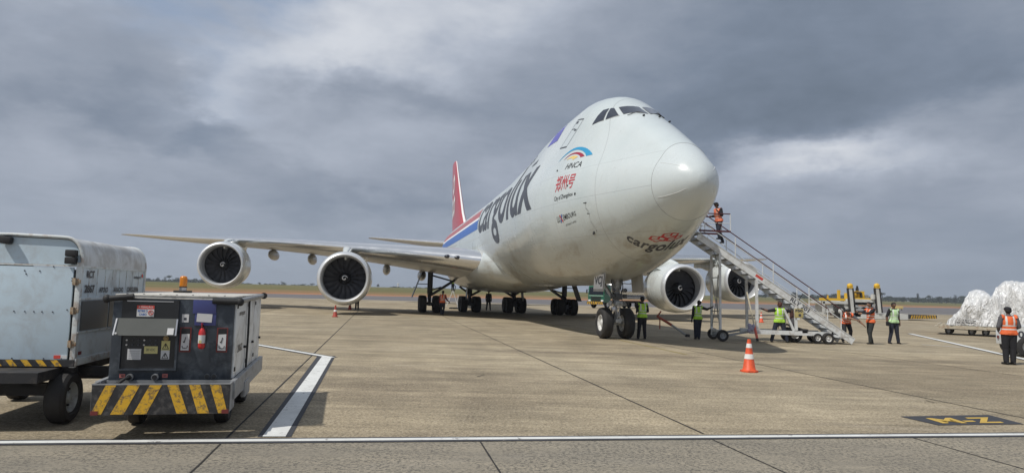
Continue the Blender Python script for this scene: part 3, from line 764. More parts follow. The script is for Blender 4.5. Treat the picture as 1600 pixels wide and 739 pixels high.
for s in (1, -1):
    b = MB([M_WING]); rings = []
    for Y in [2.4, 3.2, 4, 5, 6.5, 8, 10, 12, 14, 16, 18, 20, 22, 24, 26, 28, 30, 31, 31.8, 32.5, 33, 33.5, 33.9, 34.2]:
        c = lin(TEt, Y)-lin(LEt, Y); r = foil_ring(lin(LEt, Y), Y, interp(ZLt, Y), c, lin(TCt, Y), lin(INt, Y))
        rings.append([Vector((p.x*s, p.y, p.z)) for p in r])
    b.loft(rings, None, True)
    n = len(rings[0]); k = 0
    nf = (len(rings)-1)*n
    for fi in range(nf):
        k = fi % n
        if 16 <= k <= 25 and fi//n >= 1: b.mi[fi] = b.slot(M_SLAT)
    w = b.build('wing', parent=jet)
    tt = MBM(mat('flap_gap', (.12, .12, .12), .7))       # hinge line of the flaps under the wing
    # flap track fairings
    for Y in (6.0, 8.9, 15.1, 18.5):
        te = lin(TEt, Y); le = lin(LEt, Y); c = te-le; zu = interp(ZLt, Y)-c*sin(lin(INt, Y))*.8-.25
        f = MB([M_WING]); pr = [(-3.6, .05), (-3.3, .22), (-2.6, .36), (-1.4, .45), (0, .44), (1.0, .34), (1.8, .16), (2.1, .03)]
        f.lathe([(te-.6+a*.9, r) for a, r in pr], None, 20, 'Y', (-s*Y*-1*-1, 0, zu-.30), sx=.72)
        f.build('flap_track_fairing', parent=w)
    for Y, dz in ((4.55, 0), (5.15, 0)):
        X, z = wing_le(Y); f = MB(); f.ellipsoid(L(X+.10, s*Y*1.0, z+.03), (.26, .16, .13), M_GLS)
        f.build('landing_light', parent=w)

# ---- engines
def engine(X, Y, Z, spin):
    s = 1 if Y > 0 else -1
    c = L(X, Y, Z)
    def pr(mb, prof, m, n=72): mb.lathe(prof, m, n, 'Y', c)
    b = MB(); pr(b, [(.34, 1.690), (.8, 1.745), (1.4, 1.775), (2.2, 1.75), (3.0, 1.66), (3.7, 1.53), (4.25, 1.42), (4.22, 1.36), (3.4, 1.3), (2.4, 1.3)], M_NAC)
    pr(b, [(1.25, 1.375), (.9, 1.375), (.45, 1.385)], M_LINER)
    e = b.build('engine_nacelle', parent=jet)
    b = MB(); pr(b, [(.45, 1.385), (.25, 1.40), (.12, 1.43), (.04, 1.465), (0, 1.505), (.02, 1.56), (.09, 1.61), (.2, 1.655), (.336, 1.689)], M_LIP); b.build('inlet_lip', parent=e)
    # fan: backing disc and eighteen swept blades
    b = MB(); pr(b, [(1.75, 1.39), (1.72, .3)], M_BLACK); pr(b, [(1.2, 1.378), (1.8, 1.378)], M_BLACK)
    for k in range(18):
        a0 = 2*pi*k/18+spin; P = []
        for i in range(9):
            r = .40+(1.36-.40)*i/8; sw = .16*sin(i/8*pi)-.10*(i/8)**2
            tw = radians(28+34*i/8); ch = .30+.19*sin(i/8*pi*.62)
            row = []
            for j in (-1, -.35, .35, 1):
                da = (ch*.5*j*sin(tw))/r; ax = .52+.8*i/8*.15+ch*.5*j*cos(tw)+.02*(1-j*j)
                a = a0+sw/r*.55+da; row.append(c+Vector((r*cos(a), 1.25-.45+ax, r*sin(a))))
            P.append(row)
        vs = [p for row in P for p in row]; fs = [(i*4+j, (i+1)*4+j, (i+1)*4+j+1, i*4+j+1) for i in range(8) for j in range(3)]
        b.add(vs, fs, M_BLADE, True)
    b.build('fan', parent=e)
    b = MB(); pr(b, [(.62, .002), (.66, .06), (.80, .17), (1.0, .28), (1.25, .38), (1.5, .42)], M_BLACK, 40)
    spi = []; n = 30
    for i in range(n+1):
        t = i/n; a = radians(-60+430*t)*-1+spin; r = .04+.15*t
        ax = .64+(r-.03)*.98; w = .030*sin(min(1, t*2.2)*pi/2)*(1 if t < .9 else (1-t)*10)
        for rr in (r-w, r+w): spi.append(c+Vector((rr*cos(a), ax+(rr-r)*.9-.022, rr*sin(a))))
    b.add(spi, [(2*i, 2*i+1, 2*i+3, 2*i+2) for i in range(n)], M_WHT); b.build('spinner', parent=e)
    b = MB(); pr(b, [(3.2, 1.25), (4.3, 1.05), (5.0, .78), (5.35, .62), (5.3, .56), (4.6, .5)], M_STEEL, 40); pr(b, [(4.6, .5), (5.6, .38), (6.5, .06)], M_STEEL, 40)
    b.build('exhaust', parent=e)
    # chine on the inboard flank
    b = MB(); q = [c+Vector((s*1.25*1, 1.1, 1.22)), c+Vector((s*1.25, 2.6, 1.2)), c+Vector((s*1.42, 2.5, 1.5)), c+Vector((s*1.36, 1.9, 1.45))]
    b.prism(q, (.02, 0, .02), M_NAC); b.build('nacelle_strake', parent=e)
    # pylon
    lx, lz = wing_le(abs(Y)); w = .26; b = MB([M_NAC]); rings = []
    for (X_, zt, zb, hw) in ((X+.95, Z+1.70, Z+1.2, .05), (X+1.6, Z+1.93, Z+1.2, .22), (X+2.8, min(Z+2.25, lz-.02), Z+1.1, .30), (lx-.1, lz-.02, Z+1.0, .32), (lx+1.2, lz-.1, Z+.9, .30), (lx+3.0, lz-.25, Z+1.3, .24), (lx+4.6, lz-.3, lz-.75, .10)):
        rg = []
        for k in range(16):
            a = 2*pi*k/16; cc, ss = cos(a), sin(a); rg.append(L(X_, Y+hw*math.copysign(abs(cc)**.6, cc), (zt+zb)/2+(zt-zb)/2*math.copysign(abs(ss)**.6, ss)))
        rings.append(rg)
    b.loft(rings, None, True); b.build('engine_pylon', parent=e)
    return e
engine(26.34, 11.7, 2.36, .1); engine(26.34, -11.7, 2.36, .9); engine(34.75, 21.0, 3.21, .5); engine(34.75, -21.0, 3.21, 1.7)

# ---- tail
M_FIN = mat('fin_red', (.50, .03, .045), .35, var=.06, coat=.3)
b = MB([M_FIN]); rings = []
for z, le, te in ((8.2, 55.5, 73.0), (9.0, 58.2, 73.3), (11, 61.6, 74.0), (15, 66.4, 75.0), (17.6, 69.4, 75.7), (18.7, 70.7, 76.0), (18.95, 71.5, 76.1)):
    rings.append([L(le+x*(te-le), y*(te-le), z) for x, y in airfoil(t=.065, cam=0)])
b.loft(rings, None, True); n = len(rings[0])
for fi in range((len(rings)-1)*n):
    if 20 <= fi % n <= 22: b.mi[fi] = b.slot(M_WHT)
fin = b.build('tail_fin', parent=jet)
b = MB([M_WHT])
def finp(x, z):
    le = lin([(8.2, 55.5), (9.0, 58.2), (11, 61.6), (15, 66.4), (17.6, 69.4), (18.7, 70.7)], z); te = lin([(8.2, 73.0), (9.0, 73.3), (11, 74.0), (15, 75.0), (17.6, 75.7), (18.7, 76.0)], z); f = (x-le)/(te-le); f = min(max(f, .01), .99)
    yt = 5*.065*(.2969*sqrt(f)-.126*f-.3516*f*f+.2843*f**3-.1036*f**4)*(te-le)
    return L(x, yt+.03, z)
for cx, cz, r in ((71.0, 15.6, 1.5), (69.3, 12.6, 1.5), (72.3, 12.6, 1.5)):
    for i in range(6):
        a0, a1 = radians(30+60*i), radians(90+60*i)
        vs = [finp(cx+rr*cos(a)*.95, cz+rr*sin(a)) for a in (a0, a1) for rr in (r, r-.75)]
        b.add(vs, [(0, 1, 3, 2)], None)
b.build('fin_emblem', parent=fin)
for s in (1, -1):
    b = MB([M_WING]); rings = []
    for Y, le, te, z in ((.8, 64.6, 74.2, 7.45), (3, 66.6, 74.7, 7.65), (7, 70.2, 75.4, 8.05), (10.6, 73.4, 76.1, 8.42), (11.05, 74.4, 76.2, 8.46)):
        rings.append([Vector((p.x*s, p.y, p.z)) for p in foil_ring(le, Y, z, te-le, .09, 0, cam=-.004)])
    b.loft(rings, None, True); n = len(rings[0])
    for fi in range((len(rings)-1)*n):
        if 18 <= fi % n <= 23: b.mi[fi] = b.slot(M_SLAT)
    b.build('tailplane', parent=jet)

# ---- landing gear
def tyre(c, r, w, parent, hubm, n=36, name='wheel', out=-1, hubr=.42):
    """wheel turning about the local x axis"""
    b = MB(); p = [(-w*.36, r*.52), (-w*.47, r*.62), (-w*.5, r*.76), (-w*.46, r*.90), (-w*.36, r*.965), (-w*.2, r*.992)]
    gr = []
    for g_ in (-.15, 0, .15): gr += [(w*(g_-.012)-.0, r*.998), (w*(g_-.011), r*.975), (w*(g_+.011), r*.975), (w*(g_+.012), r*.998)]
    prof = p+gr+[(-a, q) for a, q in p[::-1]]
    b.lathe(prof, M_TYRE, n, 'X', c)
    wl = b.build(name, parent=parent)
    h = MB(); hr = r*.53
    for sd in (-1, 1):
        h.lathe([(sd*w*.36, hr), (sd*w*.42, hr*.97), (sd*w*.38, hr*.86), (sd*w*.22, hr*.74), (sd*w*.20, hr*.42), (sd*w*.34, hr*.34), (sd*w*.36, hr*.2), (sd*w*.36, .001)], hubm, 28, 'X', c)
    h.build('wheel_rim', parent=wl)
    return wl
def gear_empty(name, loc):
    o = bpy.data.objects.new(name, None); COL.objects.link(o); o.parent = jet; o.location = loc; return o
# nose gear
def nose_gear():
    X = 7.8; b = MB()
    P = lambda x, y, z: Vector((x, X+y, z))
    b.cyl(P(0, 0, .62), P(0, -.05, 1.5), .085, M_STEEL, 20); b.cyl(P(0, -.04, 1.35), P(0, -.16, 2.75), .15, M_GEAR, 22)
    b.cyl(P(-.33, 0, .62), P(.33, 0, .62), .075, M_GEAR, 16); b.cyl(P(0, -.02, .55), P(0, -.03, 1.0), .14, M_GEAR, 16)
    b.box(P(0, -.2, 1.42), (.62, .22, .20), M_GEAR, bev=.03)                   # steering collar
    for s in (-1, 1):
        b.cyl(P(s*.30, -.10, 1.42), P(s*.12, -.45, 1.42), .055, M_GEAR, 12); b.cyl(P(s*.20, -.3, 1.5), P(s*.28, -.5, 1.36), .05, M_STEEL, 10)
        b.beam(P(s*.09, -.2, 1.30), P(s*.03, -.42, .95), .045, .07, M_DOORG); b.beam(P(s*.03, -.42, .95), P(s*.10, -.12, .58), .05, .09, M_DOORG)
        b.tube([P(s*.12, 0, 2.3), P(s*.16, -.25, 1.9), P(s*.2, -.25, 1.5), P(s*.12, -.2, 1.1), P(s*.1, -.1, .75)], .016, M_BLACK, 6)
        b.tube([P(s*.2, -.1, 2.6), P(s*.24, -.2, 2.1), P(s*.14, -.22, 1.62)], .02, M_BLACK, 6)
        b.beam(P(s*.14, .05, 1.7), P(s*.45, 1.3, 2.75), .09, .12, M_GEAR); b.beam(P(s*.3, -.05, 2.75), P(s*.13, -.12, 2.0), .08, .08, M_GEAR)
        b.box(P(s*.26, -.38, 1.72), (.16, .12, .16), M_GEARD, bev=.02); b.cyl(P(s*.24, -.35, 1.95), P(s*.24, -.5, 1.95), .085, M_STEEL, 16)
        b.ellipsoid(P(s*.24, -.5, 1.95), (.08, .03, .08), M_GLS)
    b.box(P(0, -.3, 1.70), (.3, .2, .25), M_GEARD, bev=.02); b.box(P(-.2, -.32, 1.18), (.13, .16, .2), M_STEEL, bev=.02)
    b.box(P(0, -.36, .72), (.24, .10, .16), M_GEAR, bev=.02); b.beam(P(-.18, -.3, 1.35), P(.16, -.36, .72), .05, .06, M_DOORG)
    g = b.build('nose_gear_strut', parent=jet)
    for s in (-1, 1): tyre((s*.455, X, .625), .625, .44, g, M_HUB)
    for s in (-1, 1):
        d = MB(); d.box((s*.80, X-.35, 2.28), (.045, 1.25, .80), M_DOORG, rot=Matrix.Rotation(-s*.10, 3, 'Y'), bev=.012); dd = d.build('nose_gear_door', parent=jet)
        if s < 0:
            t = MB(); q = [Vector((-.868, X+.22, 2.00)), Vector((-.868, X-.93, 2.00)), Vector((-.826, X-.93, 2.56)), Vector((-.826, X+.22, 2.56))]
            t.add([bilin(q, u, v) for u, v in ((-.02, -.03), (1.02, -.03), (1.02, 1.0), (-.02, 1.0))], [(0, 1, 2, 3)], M_WHT)
            q2 = [p+Vector((-.006, 0, 0)) for p in q]; qq = [bilin(q2, u, v) for u, v in ((.08, .12), (.92, .12), (.92, .88), (.08, .88))]
            text_on(t, 'VCJ', qq, M_DGREY, bold=.03); t.build('registration_lettering', parent=dd)
nose_gear()
def main_gear(Xc, Y, ztop, wing):
    s = 1 if Y > 0 else -1     # starboard positive
    P = lambda dy, dx, z: L(Xc+dx, Y+dy, z)
    b = MB(); b.cyl(P(0, 0, .66), P(0, 0, 1.7), .13, M_GEARD, 18); b.cyl(P(0, 0, 1.5), P(0, -.1, ztop), .21, M_GEARD, 20)
    b.beam(P(0, -.9, .66), P(0, .9, .66), .26, .28, M_GEARD)
    for dx in (-.74, .74): b.cyl(P(-.42, dx, .66), P(.42, dx, .66), .10, M_GEARD, 14)
    b.beam(P(0, -.25, 1.5), P(0, -.75, 1.1), .12, .1, M_GEARD); b.beam(P(0, -.75, 1.1), P(0, -.2, .75), .12, .1, M_GEARD)
    b.tube([P(.15, -.2, ztop-.3), P(.2, -.25, 1.8), P(.15, -.3, 1.0)], .025, M_BLACK, 6)
    if wing:
        b.beam(P(-.1*s, 0, 1.35), P(-2.75*s, .1, 3.1), .16, .2, M_GEARD); b.beam(P(-.1*s, -.2, 2.9), P(-1.9*s, 0, 2.45), .09, .12, M_GEARD)
        b.beam(P(0, 0, 1.7), P(-.9*s, .1, 2.0), .08, .1, M_GEARD)
    else:
        b.beam(P(0, .1, 1.2), P(-.2*s, 1.6, 2.3), .14, .18, M_GEARD); b.beam(P(0, 0, 1.3), P(-1.3*s, 0, 2.05), .13, .18, M_GEARD); b.beam(P(0, -.1, 1.5), P(s*.9, -.1, 2.1), .12, .16, M_GEARD)
    g = b.build('main_gear_strut', parent=jet)
    for dy in (-.56, .56):
        for dx in (-.74, .74):
            c = P(dy, dx, .66); tyre((c.x, c.y, c.z), .66, .56, g, M_GEARD, n=30)
    d = MB()
    if wing:
        q = [P(.55*s, -.35, 3.35), P(.55*s, 1.0, 3.35), P(1.35*s, 1.0, 1.15), P(1.35*s, -.35, 1.15)]; d.prism(q, (s*-.05, 0, -.01), mat('gear_door_blue_grey', (.17, .20, .25), .45))
        d.beam(P(.1*s, .2, 2.2), P(.95*s, .2, 2.2), .06, .06, M_GEARD)
    else:
        q = [P(s*.35, -1.75, 2.15), P(s*.35, -.9, 2.15), P(s*.45, -.9, .95), P(s*.45, -1.75, 1.05)]; d.prism(q, (s*-.04, 0, 0), M_DOORG)
    d.build('main_gear_door', parent=jet)
main_gear(35.75, 5.5, 3.3, True); main_gear(35.75, -5.5, 3.3, True); main_gear(38.82, 1.92, 2.3, False); main_gear(38.82, -1.92, 2.3, False)
# ================================================================== GROUND EQUIPMENT, NEAR
M_STRB = mat('bumper_black', (.028, .028, .03), .5, var=.25, scale=6, dirt=(.16, .15, .14), dirt_amt=.45, dirt_scale=12)
M_STRY = mat('bumper_yellow', (.72, .42, .03), .5, var=.12, scale=5, dirt=(.09, .08, .08), dirt_amt=.85, dirt_scale=22)
M_GPU = mat('housing_slate_blue', (.036, .045, .058), .40, var=.45, scale=2.5, dirt=(.20, .23, .26), dirt_amt=.30, dirt_scale=5, coat=.15, bump=.05, bscale=20)
M_GPUW = mat('housing_white', (.74, .76, .76), .45, var=.08, scale=2, dirt=(.24, .23, .21), dirt_amt=.5, dirt_scale=3)
M_GPUT = mat('housing_roof', (.60, .58, .53), .6, var=.1, dirt=(.2, .18, .15), dirt_amt=.6, dirt_scale=6)
M_PANEL = mat('control_panel', (.018, .02, .024), .35, var=.2, coat=.2)
M_VISOR = mat('smoked_visor', (.115, .118, .105), .22, var=.15, coat=.5)
M_SKIRT = mat('steel_skirt', (.30, .31, .32), .5, metal=.2, var=.2, scale=4, dirt=(.1, .09, .08), dirt_amt=.5, dirt_scale=6)
M_RUB = mat('rubber', (.02, .02, .021), .65, var=.2, scale=8)
M_PAPER = mat('paper_label', (.62, .62, .62), .7, var=.1, scale=9); M_PAPY = mat('yellow_label', (.62, .56, .24), .7, var=.1)
M_DRED = mat('dull_red', (.17, .03, .028), .6, var=.15); M_RSTK = mat('sticker_red', (.62, .07, .05), .5)
M_XRED = mat('extinguisher_red', (.55, .02, .02), .3, coat=.6, var=.06)
M_AMB = mat('amber_lens', (.62, .20, .01), .2, coat=.6, var=.2, scale=20)
M_BLUEP = mat('blue_sleeve', (.05, .06, .20), .35, coat=.4, var=.2, scale=8); M_BRASS = mat('brass', (.35, .25, .12), .45, metal=.5)
M_CHAS = mat('chassis_black', (.022, .022, .024), .7, var=.3, scale=5, dirt=(.10, .085, .07), dirt_amt=.5, dirt_scale=5)
HD = radians(14)

def front_rect(mb, x0, z0, x1, z1, y, m, t=.006): mb.box(((x0+x1)/2, y-t/2, (z0+z1)/2), (x1-x0, t, z1-z0), m)
gpu = thing('ground_power_unit', 'slate blue ground power unit with black and yellow chevron bumper and amber beacon', 'power unit', (-3.985, 8.225, 0), HD)
W, LEN = .665, 2.78
b = MB([M_GPU]); b.box((0, LEN/2, 1.09), (2*W, LEN, 1.02), None, bev=.018)
b.box((0, .03, .60), (2*W+.02, .08, .05), M_SKIRT)
h = b.build('housing', parent=gpu)
b = MB([M_GPUT]); b.box((0, LEN/2+.01, 1.612), (2*W-.02, LEN-.02, .022), None, bev=.006); b.box((-.05, .02, 1.585), (1.1, .05, .018), None)
for i in range(7): b.cyl((-.55+i*.18, .10, 1.62), (-.55+i*.18, .10, 1.63), .012, M_DGREY, 8)
b.build('roof_panel', parent=gpu)
# front face
b = MB([M_PANEL]); front_rect(b, -.56, 1.33, .05, 1.565, -.001, M_PANEL, .03); front_rect(b, -.54, .76, .03, 1.33, -.001, M_PANEL, .008); front_rect(b, -.57, .74, .06, .762, -.001, M_GPU, .03)
front_rect(b, -.57, .762, -.545, 1.33, -.001, M_GPU, .03); front_rect(b, .035, .762, .06, 1.33, -.001, M_GPU, .03)
for i in range(12): b.cyl((-.49+(i % 6)*.062, -.008, 1.09-.055*(i//6)), (-.49+(i % 6)*.062, -.022, 1.09-.055*(i//6)), .010, M_DGREY if i % 3 else M_STEEL, 10)
b.box((-.26, -.016, 1.545), (.50, .04, .012), M_STEEL)
cp = b.build('control_panel', parent=gpu)
b = MB([M_VISOR]); b.add([(-.60, -.04, 1.345), (.05, -.04, 1.345), (.06, -.115, 1.15), (-.61, -.115, 1.15), (-.60, -.03, 1.345), (.05, -.03, 1.345), (.06, -.105, 1.15), (-.61, -.105, 1.15)],
 [(0, 1, 2, 3), (7, 6, 5, 4), (0, 4, 5, 1), (3, 2, 6, 7), (0, 3, 7, 4), (1, 5, 6, 2)])
b.beam((-.60, -.046, 1.34), (-.61, -.121, 1.152), .016, .012, M_STEEL); b.beam((.045, -.046, 1.34), (.05, -.121, 1.152), .016, .012, M_STEEL)
b.cyl((-.585, -.115, 1.175), (-.585, -.125, 1.175), .012, M_WHT, 10)
b.build('visor', parent=gpu)
b = MB([M_PAPER]); yy = -.034
front_rect(b, -.40, 1.365, -.215, 1.495, yy, M_PAPER, .003); front_rect(b, -.40, 1.455, -.215, 1.495, yy-.003, M_RSTK, .002)
text_on(b, 'ATENÇÃO', [(-.385, yy-.0065, 1.463), (-.23, yy-.0065, 1.463), (-.23, yy-.0065, 1.489), (-.385, yy-.0065, 1.489)], M_PAPER, bold=.02)
text_on(b, 'RETIRE O', [(-.39, yy-.0045, 1.418), (-.285, yy-.0045, 1.418), (-.285, yy-.0045, 1.445), (-.39, yy-.0045, 1.445)], M_BLUE, bold=.02)
text_on(b, 'CABO', [(-.375, yy-.0045, 1.378), (-.295, yy-.0045, 1.378), (-.295, yy-.0045, 1.405), (-.375, yy-.0045, 1.405)], M_BLUE, bold=.02)
ring_ = [(-.25+.026*cos(a), yy-.006, 1.412+.026*sin(a)) for a in [2*pi*i/20 for i in range(21)]]; b.tube(ring_, .0035, M_RSTK, 5); b.beam((-.268, yy-.006, 1.43), (-.232, yy-.006, 1.394), .006, .006, M_RSTK)
b.build('warning_sticker', parent=gpu)
b = MB([M_PAPER]); front_rect(b, -.475, .865, -.33, .99, -.012, M_PAPER, .003)
for i in range(4): front_rect(b, -.46, .885+.024*i, -.345, .888+.024*i, -.0155, M_DGREY, .001)
b.build('data_plate', parent=gpu)
b = MB([M_PAPY]); front_rect(b, -.30, .935, -.155, 1.02, -.012, M_PAPY, .003); text_on(b, '28 VDC', [(-.28, -.0165, .965), (-.18, -.0165, .965), (-.18, -.0165, .995), (-.28, -.0165, .995)], M_DGREY); b.build('data_plate', parent=gpu)
b = MB([M_PAPY]); front_rect(b, -.118, .975, -.025, 1.085, -.012, M_PAPY, .003); front_rect(b, -.118, .87, -.025, .973, -.012, M_PAPER, .003)
for zc in (1.025, .915):
    t = [(-.105, zc-.035), (-.038, zc-.035), (-.0715, zc+.03)]
    for i in range(3):
        a, c = t[i], t[(i+1) % 3]; b.beam((a[0], -.0165, a[1]), (c[0], -.0165, c[1]), .006, .004, M_BLACK, up=(0, 1, 0))
b.beam((-.0715, -.017, 1.045), (-.0715, -.017, 1.008), .006, .004, M_BLACK, up=(0, 1, 0)); b.beam((-.066, -.017, .935), (-.078, -.017, .915), .006, .004, M_BLACK, up=(0, 1, 0)); b.beam((-.078, -.017, .915), (-.068, -.017, .892), .006, .004, M_BLACK, up=(0, 1, 0))
b.build('hazard_sign', parent=gpu)
b = MB([M_BRASS]); b.cyl((-.07, -.012, 1.115), (-.07, -.03, 1.115), .030, M_BRASS, 18); b.cyl((-.07, -.03, 1.115), (-.07, -.045, 1.115), .015, M_BRASS, 12); b.build('key_switch', parent=gpu)
b = MB([M_PAPER]); front_rect(b, .085, 1.305, .16, 1.40, -.001, M_PAPER, .003); b.box((.12, -.005, 1.345), (.03, .002, .03), M_DGREY); b.build('paper_tag', parent=gpu)
b = MB([M_PAPER]); b.box((-.01, -.108, 1.20), (.07, .004, .08), M_PAPER, rot=Matrix.Rotation(-.36, 3, 'X')); b.build('paper_tag', parent=gpu)
b = MB([M_BLUEP]); b.box((.33, -.012, 1.49), (.26, .014, .165), M_BLUEP, bev=.006); b.box((.345, -.008, 1.35), (.24, .010, .16), M_BLUEP, bev=.004)
b.box((.335, -.017, 1.36), (.17, .004, .10), M_PAPER, rot=Matrix.Rotation(.05, 3, 'Y')); b.build('document_sleeve', parent=gpu)
for xc in (.137, .545):
    b = MB([M_BLACK]); front_rect(b, xc-.062, .955, xc+.062, 1.245, -.001, M_DRED, .010); front_rect(b, xc-.048, .97, xc+.048, 1.235, -.011, M_BLACK, .002)
    b.add([(xc-.045, -.016, .975), (xc+.045, -.016, .975), (xc+.045, -.014, 1.17), (xc-.042, -.014, 1.165)], [(0, 1, 2, 3)], M_PAPER)
    b.beam((xc+.005, -.018, 1.13), (xc-.008, -.018, 1.07), .008, .003, M_BLACK, up=(0, 1, 0)); b.beam((xc-.02, -.018, 1.08), (xc-.008, -.018, 1.066), .010, .003, M_BLACK, up=(0, 1, 0))
    b.tube([(xc-.03, -.019, 1.03), (xc-.025, -.019, 1.005), (xc, -.019, 1.0), (xc+.025, -.019, 1.005), (xc+.03, -.019, 1.03)], .004, M_BLACK, 6)
    b.build('hand_pocket', parent=gpu)
for xc, cable in ((-.43, True), (-.16, False)):
    b = MB([M_SKIRT]); b.cyl((xc, 0, .665), (xc, -.05, .665), .038, M_SKIRT, 18); b.cyl((xc, -.05, .665), (xc, -.062, .665), .028, M_BLACK, 16)
    if cable:
        b.tube([(xc, -.06, .665), (xc-.03, -.11, .655), (xc-.07, -.13, .62), (xc-.11, -.2, .585)], .018, M_RUB, 8); b.tube([(xc-.03, -.05, .655), (xc-.06, -.1, .64), (xc-.11, -.13, .60), (xc-.14, -.2, .585)], .018, M_RUB, 8)
    b.build('power_outlet', parent=gpu)
for xc in (-.515, -.06):
    b = MB([M_RSTK]); front_rect(b, xc-.03, .655, xc+.03, .70, -.001, mat('pink_label', (.5, .16, .14), .6), .003); b.box((xc, -.0055, .678), (.03, .002, .008), M_BLACK); b.build('outlet_label', parent=gpu)
for xc in (.40, .475):
    b = MB([M_GPU]); b.cyl((xc, 0, .665), (xc, -.008, .665), .034, M_GPU, 20); b.cyl((xc, -.008, .665), (xc, -.010, .665), .026, M_PANEL, 18); b.build('blanking_cover', parent=gpu)
# rubber buffers
b = MB([M_RUB]); b.cyl((-.72, -.05, 1.565), (-.44, -.045, 1.60), .034, M_RUB, 14); b.ellipsoid((-.72, -.05, 1.565), (.045, .045, .05), M_RUB); b.build('rubber_buffer', parent=gpu)
b = MB([M_RUB]); b.cyl((.42, -.05, 1.565), (.73, -.04, 1.56), .036, M_RUB, 14); b.ellipsoid((.73, -.04, 1.56), (.045, .045, .05), M_RUB); b.build('rubber_buffer', parent=gpu)
b = MB([M_RUB]); b.cyl((.70, .02, 1.565), (.70, 2.84, 1.60), .032, M_SKIRT, 14); b.cyl((.72, 2.80, 1.60), (.72, 2.72, 1.60), .05, M_RUB, 14); b.build('rubber_buffer', parent=gpu)
# bumper tray with chevrons
b = MB([M_STRB]); b.box((0, -.345, .455), (1.43, .02, .33), M_STRB); b.box((0, -.34, .625), (1.44, .035, .012), M_SKIRT); b.box((0, -.17, .33), (1.40, .34, .02), M_STRB)
for s in (-1, 1): b.box((s*.71, -.165, .47), (.02, .36, .32), M_SKIRT)
bp = b.build('bumper', parent=gpu)
b = MB([M_STRY])
BX = lambda X: (X-362)/685*1.43; BZ = lambda Y: (672-Y)/152*.335+.288
for q in ((20, 72, 135, 84), (115, 180, 250, 190), (226, 290, 358, 298), (440, 495, 440, 385), (545, 605, 550, 495), (650, 697, 655, 600)):
    zt, zb = BZ(523), BZ(668); b.prism([(BX(q[0]), -.356, zb), (BX(q[1]), -.356, zb), (BX(q[2]), -.356, zt), (BX(q[3]), -.356, zt)], (0, -.002, 0), M_STRY)
b.build('chevron_stripes', parent=bp)
for s in (-1, 1):
    b = MB([M_DRED]); b.box((s*.675, -.362, .315), (.075, .006, .045), M_DRED); b.build('reflector', parent=bp)
# right hand skirt rail and white doors
b = MB([M_SKIRT]); b.box((W+.05, 1.33, .53), (.06, 3.0, .22), M_SKIRT, bev=.01); b.box((W+.07, .9, .42), (.05, .5, .20), M_SKIRT, bev=.01); b.box((-W-.05, 1.33, .53), (.06, 3.0, .22), M_SKIRT, bev=.01); b.build('side_skirt', parent=gpu)
for y0, y1 in ((.04, 1.0), (1.06, 1.86), (1.9, 2.74)):
    b = MB([M_GPUW]); b.box((W+.008, (y0+y1)/2, 1.105), (.022, y1-y0, .93), M_GPUW, bev=.006)
    for z in (1.50, .74): b.box((W+.024, y0+.08, z), (.012, .07, .05), M_BLACK, bev=.003)
    b.cyl((W+.02, y1-.12, .95), (W+.05, y1-.12, .95), .018, M_BLACK, 10)
    d = b.build('side_door', parent=gpu)
    if y0 < .5:
        t = MB(); q = lambda ya, yb, za, zb: [(W+.022, ya, za), (W+.022, yb, za), (W+.022, yb, zb), (W+.022, ya, zb)]
        text_on(t, 'swissport', q(.30, .85, 1.36, 1.44), M_DGREY, bold=.02); text_on(t, '2062', q(.30, .72, .92, 1.02), M_DGREY, bold=.03); t.build('fleet_lettering', parent=d)
b = MB([M_RUB]); b.tube([(W+.045, 1.03, 1.58), (W+.05, 1.03, 1.1), (W+.045, 1.03, .66)], .014, M_RUB, 8); b.build('hose', parent=gpu)
b = MB([M_CHAS]); b.box((0, 1.45, .42), (1.1, 2.6, .22), M_CHAS); b.box((0, .55, .26), (1.0, .08, .08), M_CHAS); b.build('chassis', parent=gpu)
def small_wheel(parent, c, r, w, hub=M_SKIRT, tyrem=None, name='wheel'):
    b = MB(); tm = tyrem or M_TYRE; p = [(-w*.38, r*.58), (-w*.5, r*.66), (-w*.5, r*.88), (-w*.34, r*.985), (0, r), (w*.34, r*.985), (w*.5, r*.88), (w*.5, r*.66), (w*.38, r*.58)]
    b.lathe(p, tm, 28, 'X', c); wl = b.build(name, parent=parent)
    h = MB()
    for s in (-1, 1): h.lathe([(s*w*.38, r*.6), (s*w*.42, r*.56), (s*w*.30, r*.5), (s*w*.12, r*.42), (s*w*.12, r*.25), (s*w*.3, r*.2), (s*w*.36, r*.16), (s*w*.36, .001)], hub, 22, 'X', c)
    for k in range(5):
        a = 2*pi*k/5; h.cyl((c[0]+w*.10, c[1]+r*.33*cos(a), c[2]+r*.33*sin(a)), (c[0]+w*.24, c[1]+r*.33*cos(a), c[2]+r*.33*sin(a)), r*.045, M_CHAS, 8)
    h.build('wheel_rim', parent=wl); return wl
for x in (-.5, .5):
    for y in (.72, 2.3): small_wheel(gpu, (x, y, .235), .235, .17)
# beacon
p = gpu.matrix_basis  # noqa
bx = Matrix.Rotation(-HD, 4, 'Z') @ (D(285.5, 459, 10.45)-Vector((-3.985, 8.225, 0)))
b = MB([M_CHAS]); b.box((bx.x, bx.y, 1.64), (.22, .22, .03), M_CHAS); b.cyl((bx.x, bx.y, 1.655), (bx.x, bx.y, 1.70), .052, M_STEEL, 24); b.cyl((bx.x, bx.y, 1.70), (bx.x, bx.y, 1.715), .056, M_CHAS, 24); bb = b.build('beacon_base', parent=gpu)
b = MB([M_AMB]); prf = [(1.715, .001), (1.715, .050)]+[(1.72+.013*i, .052+(.003 if i % 2 else 0)) for i in range(11)]+[(1.865, .046), (1.875, .03), (1.877, .001)]; b.lathe(prf, M_AMB, 28, 'Z', (bx.x, bx.y, 0))
b.build('beacon_lens', parent=bb)
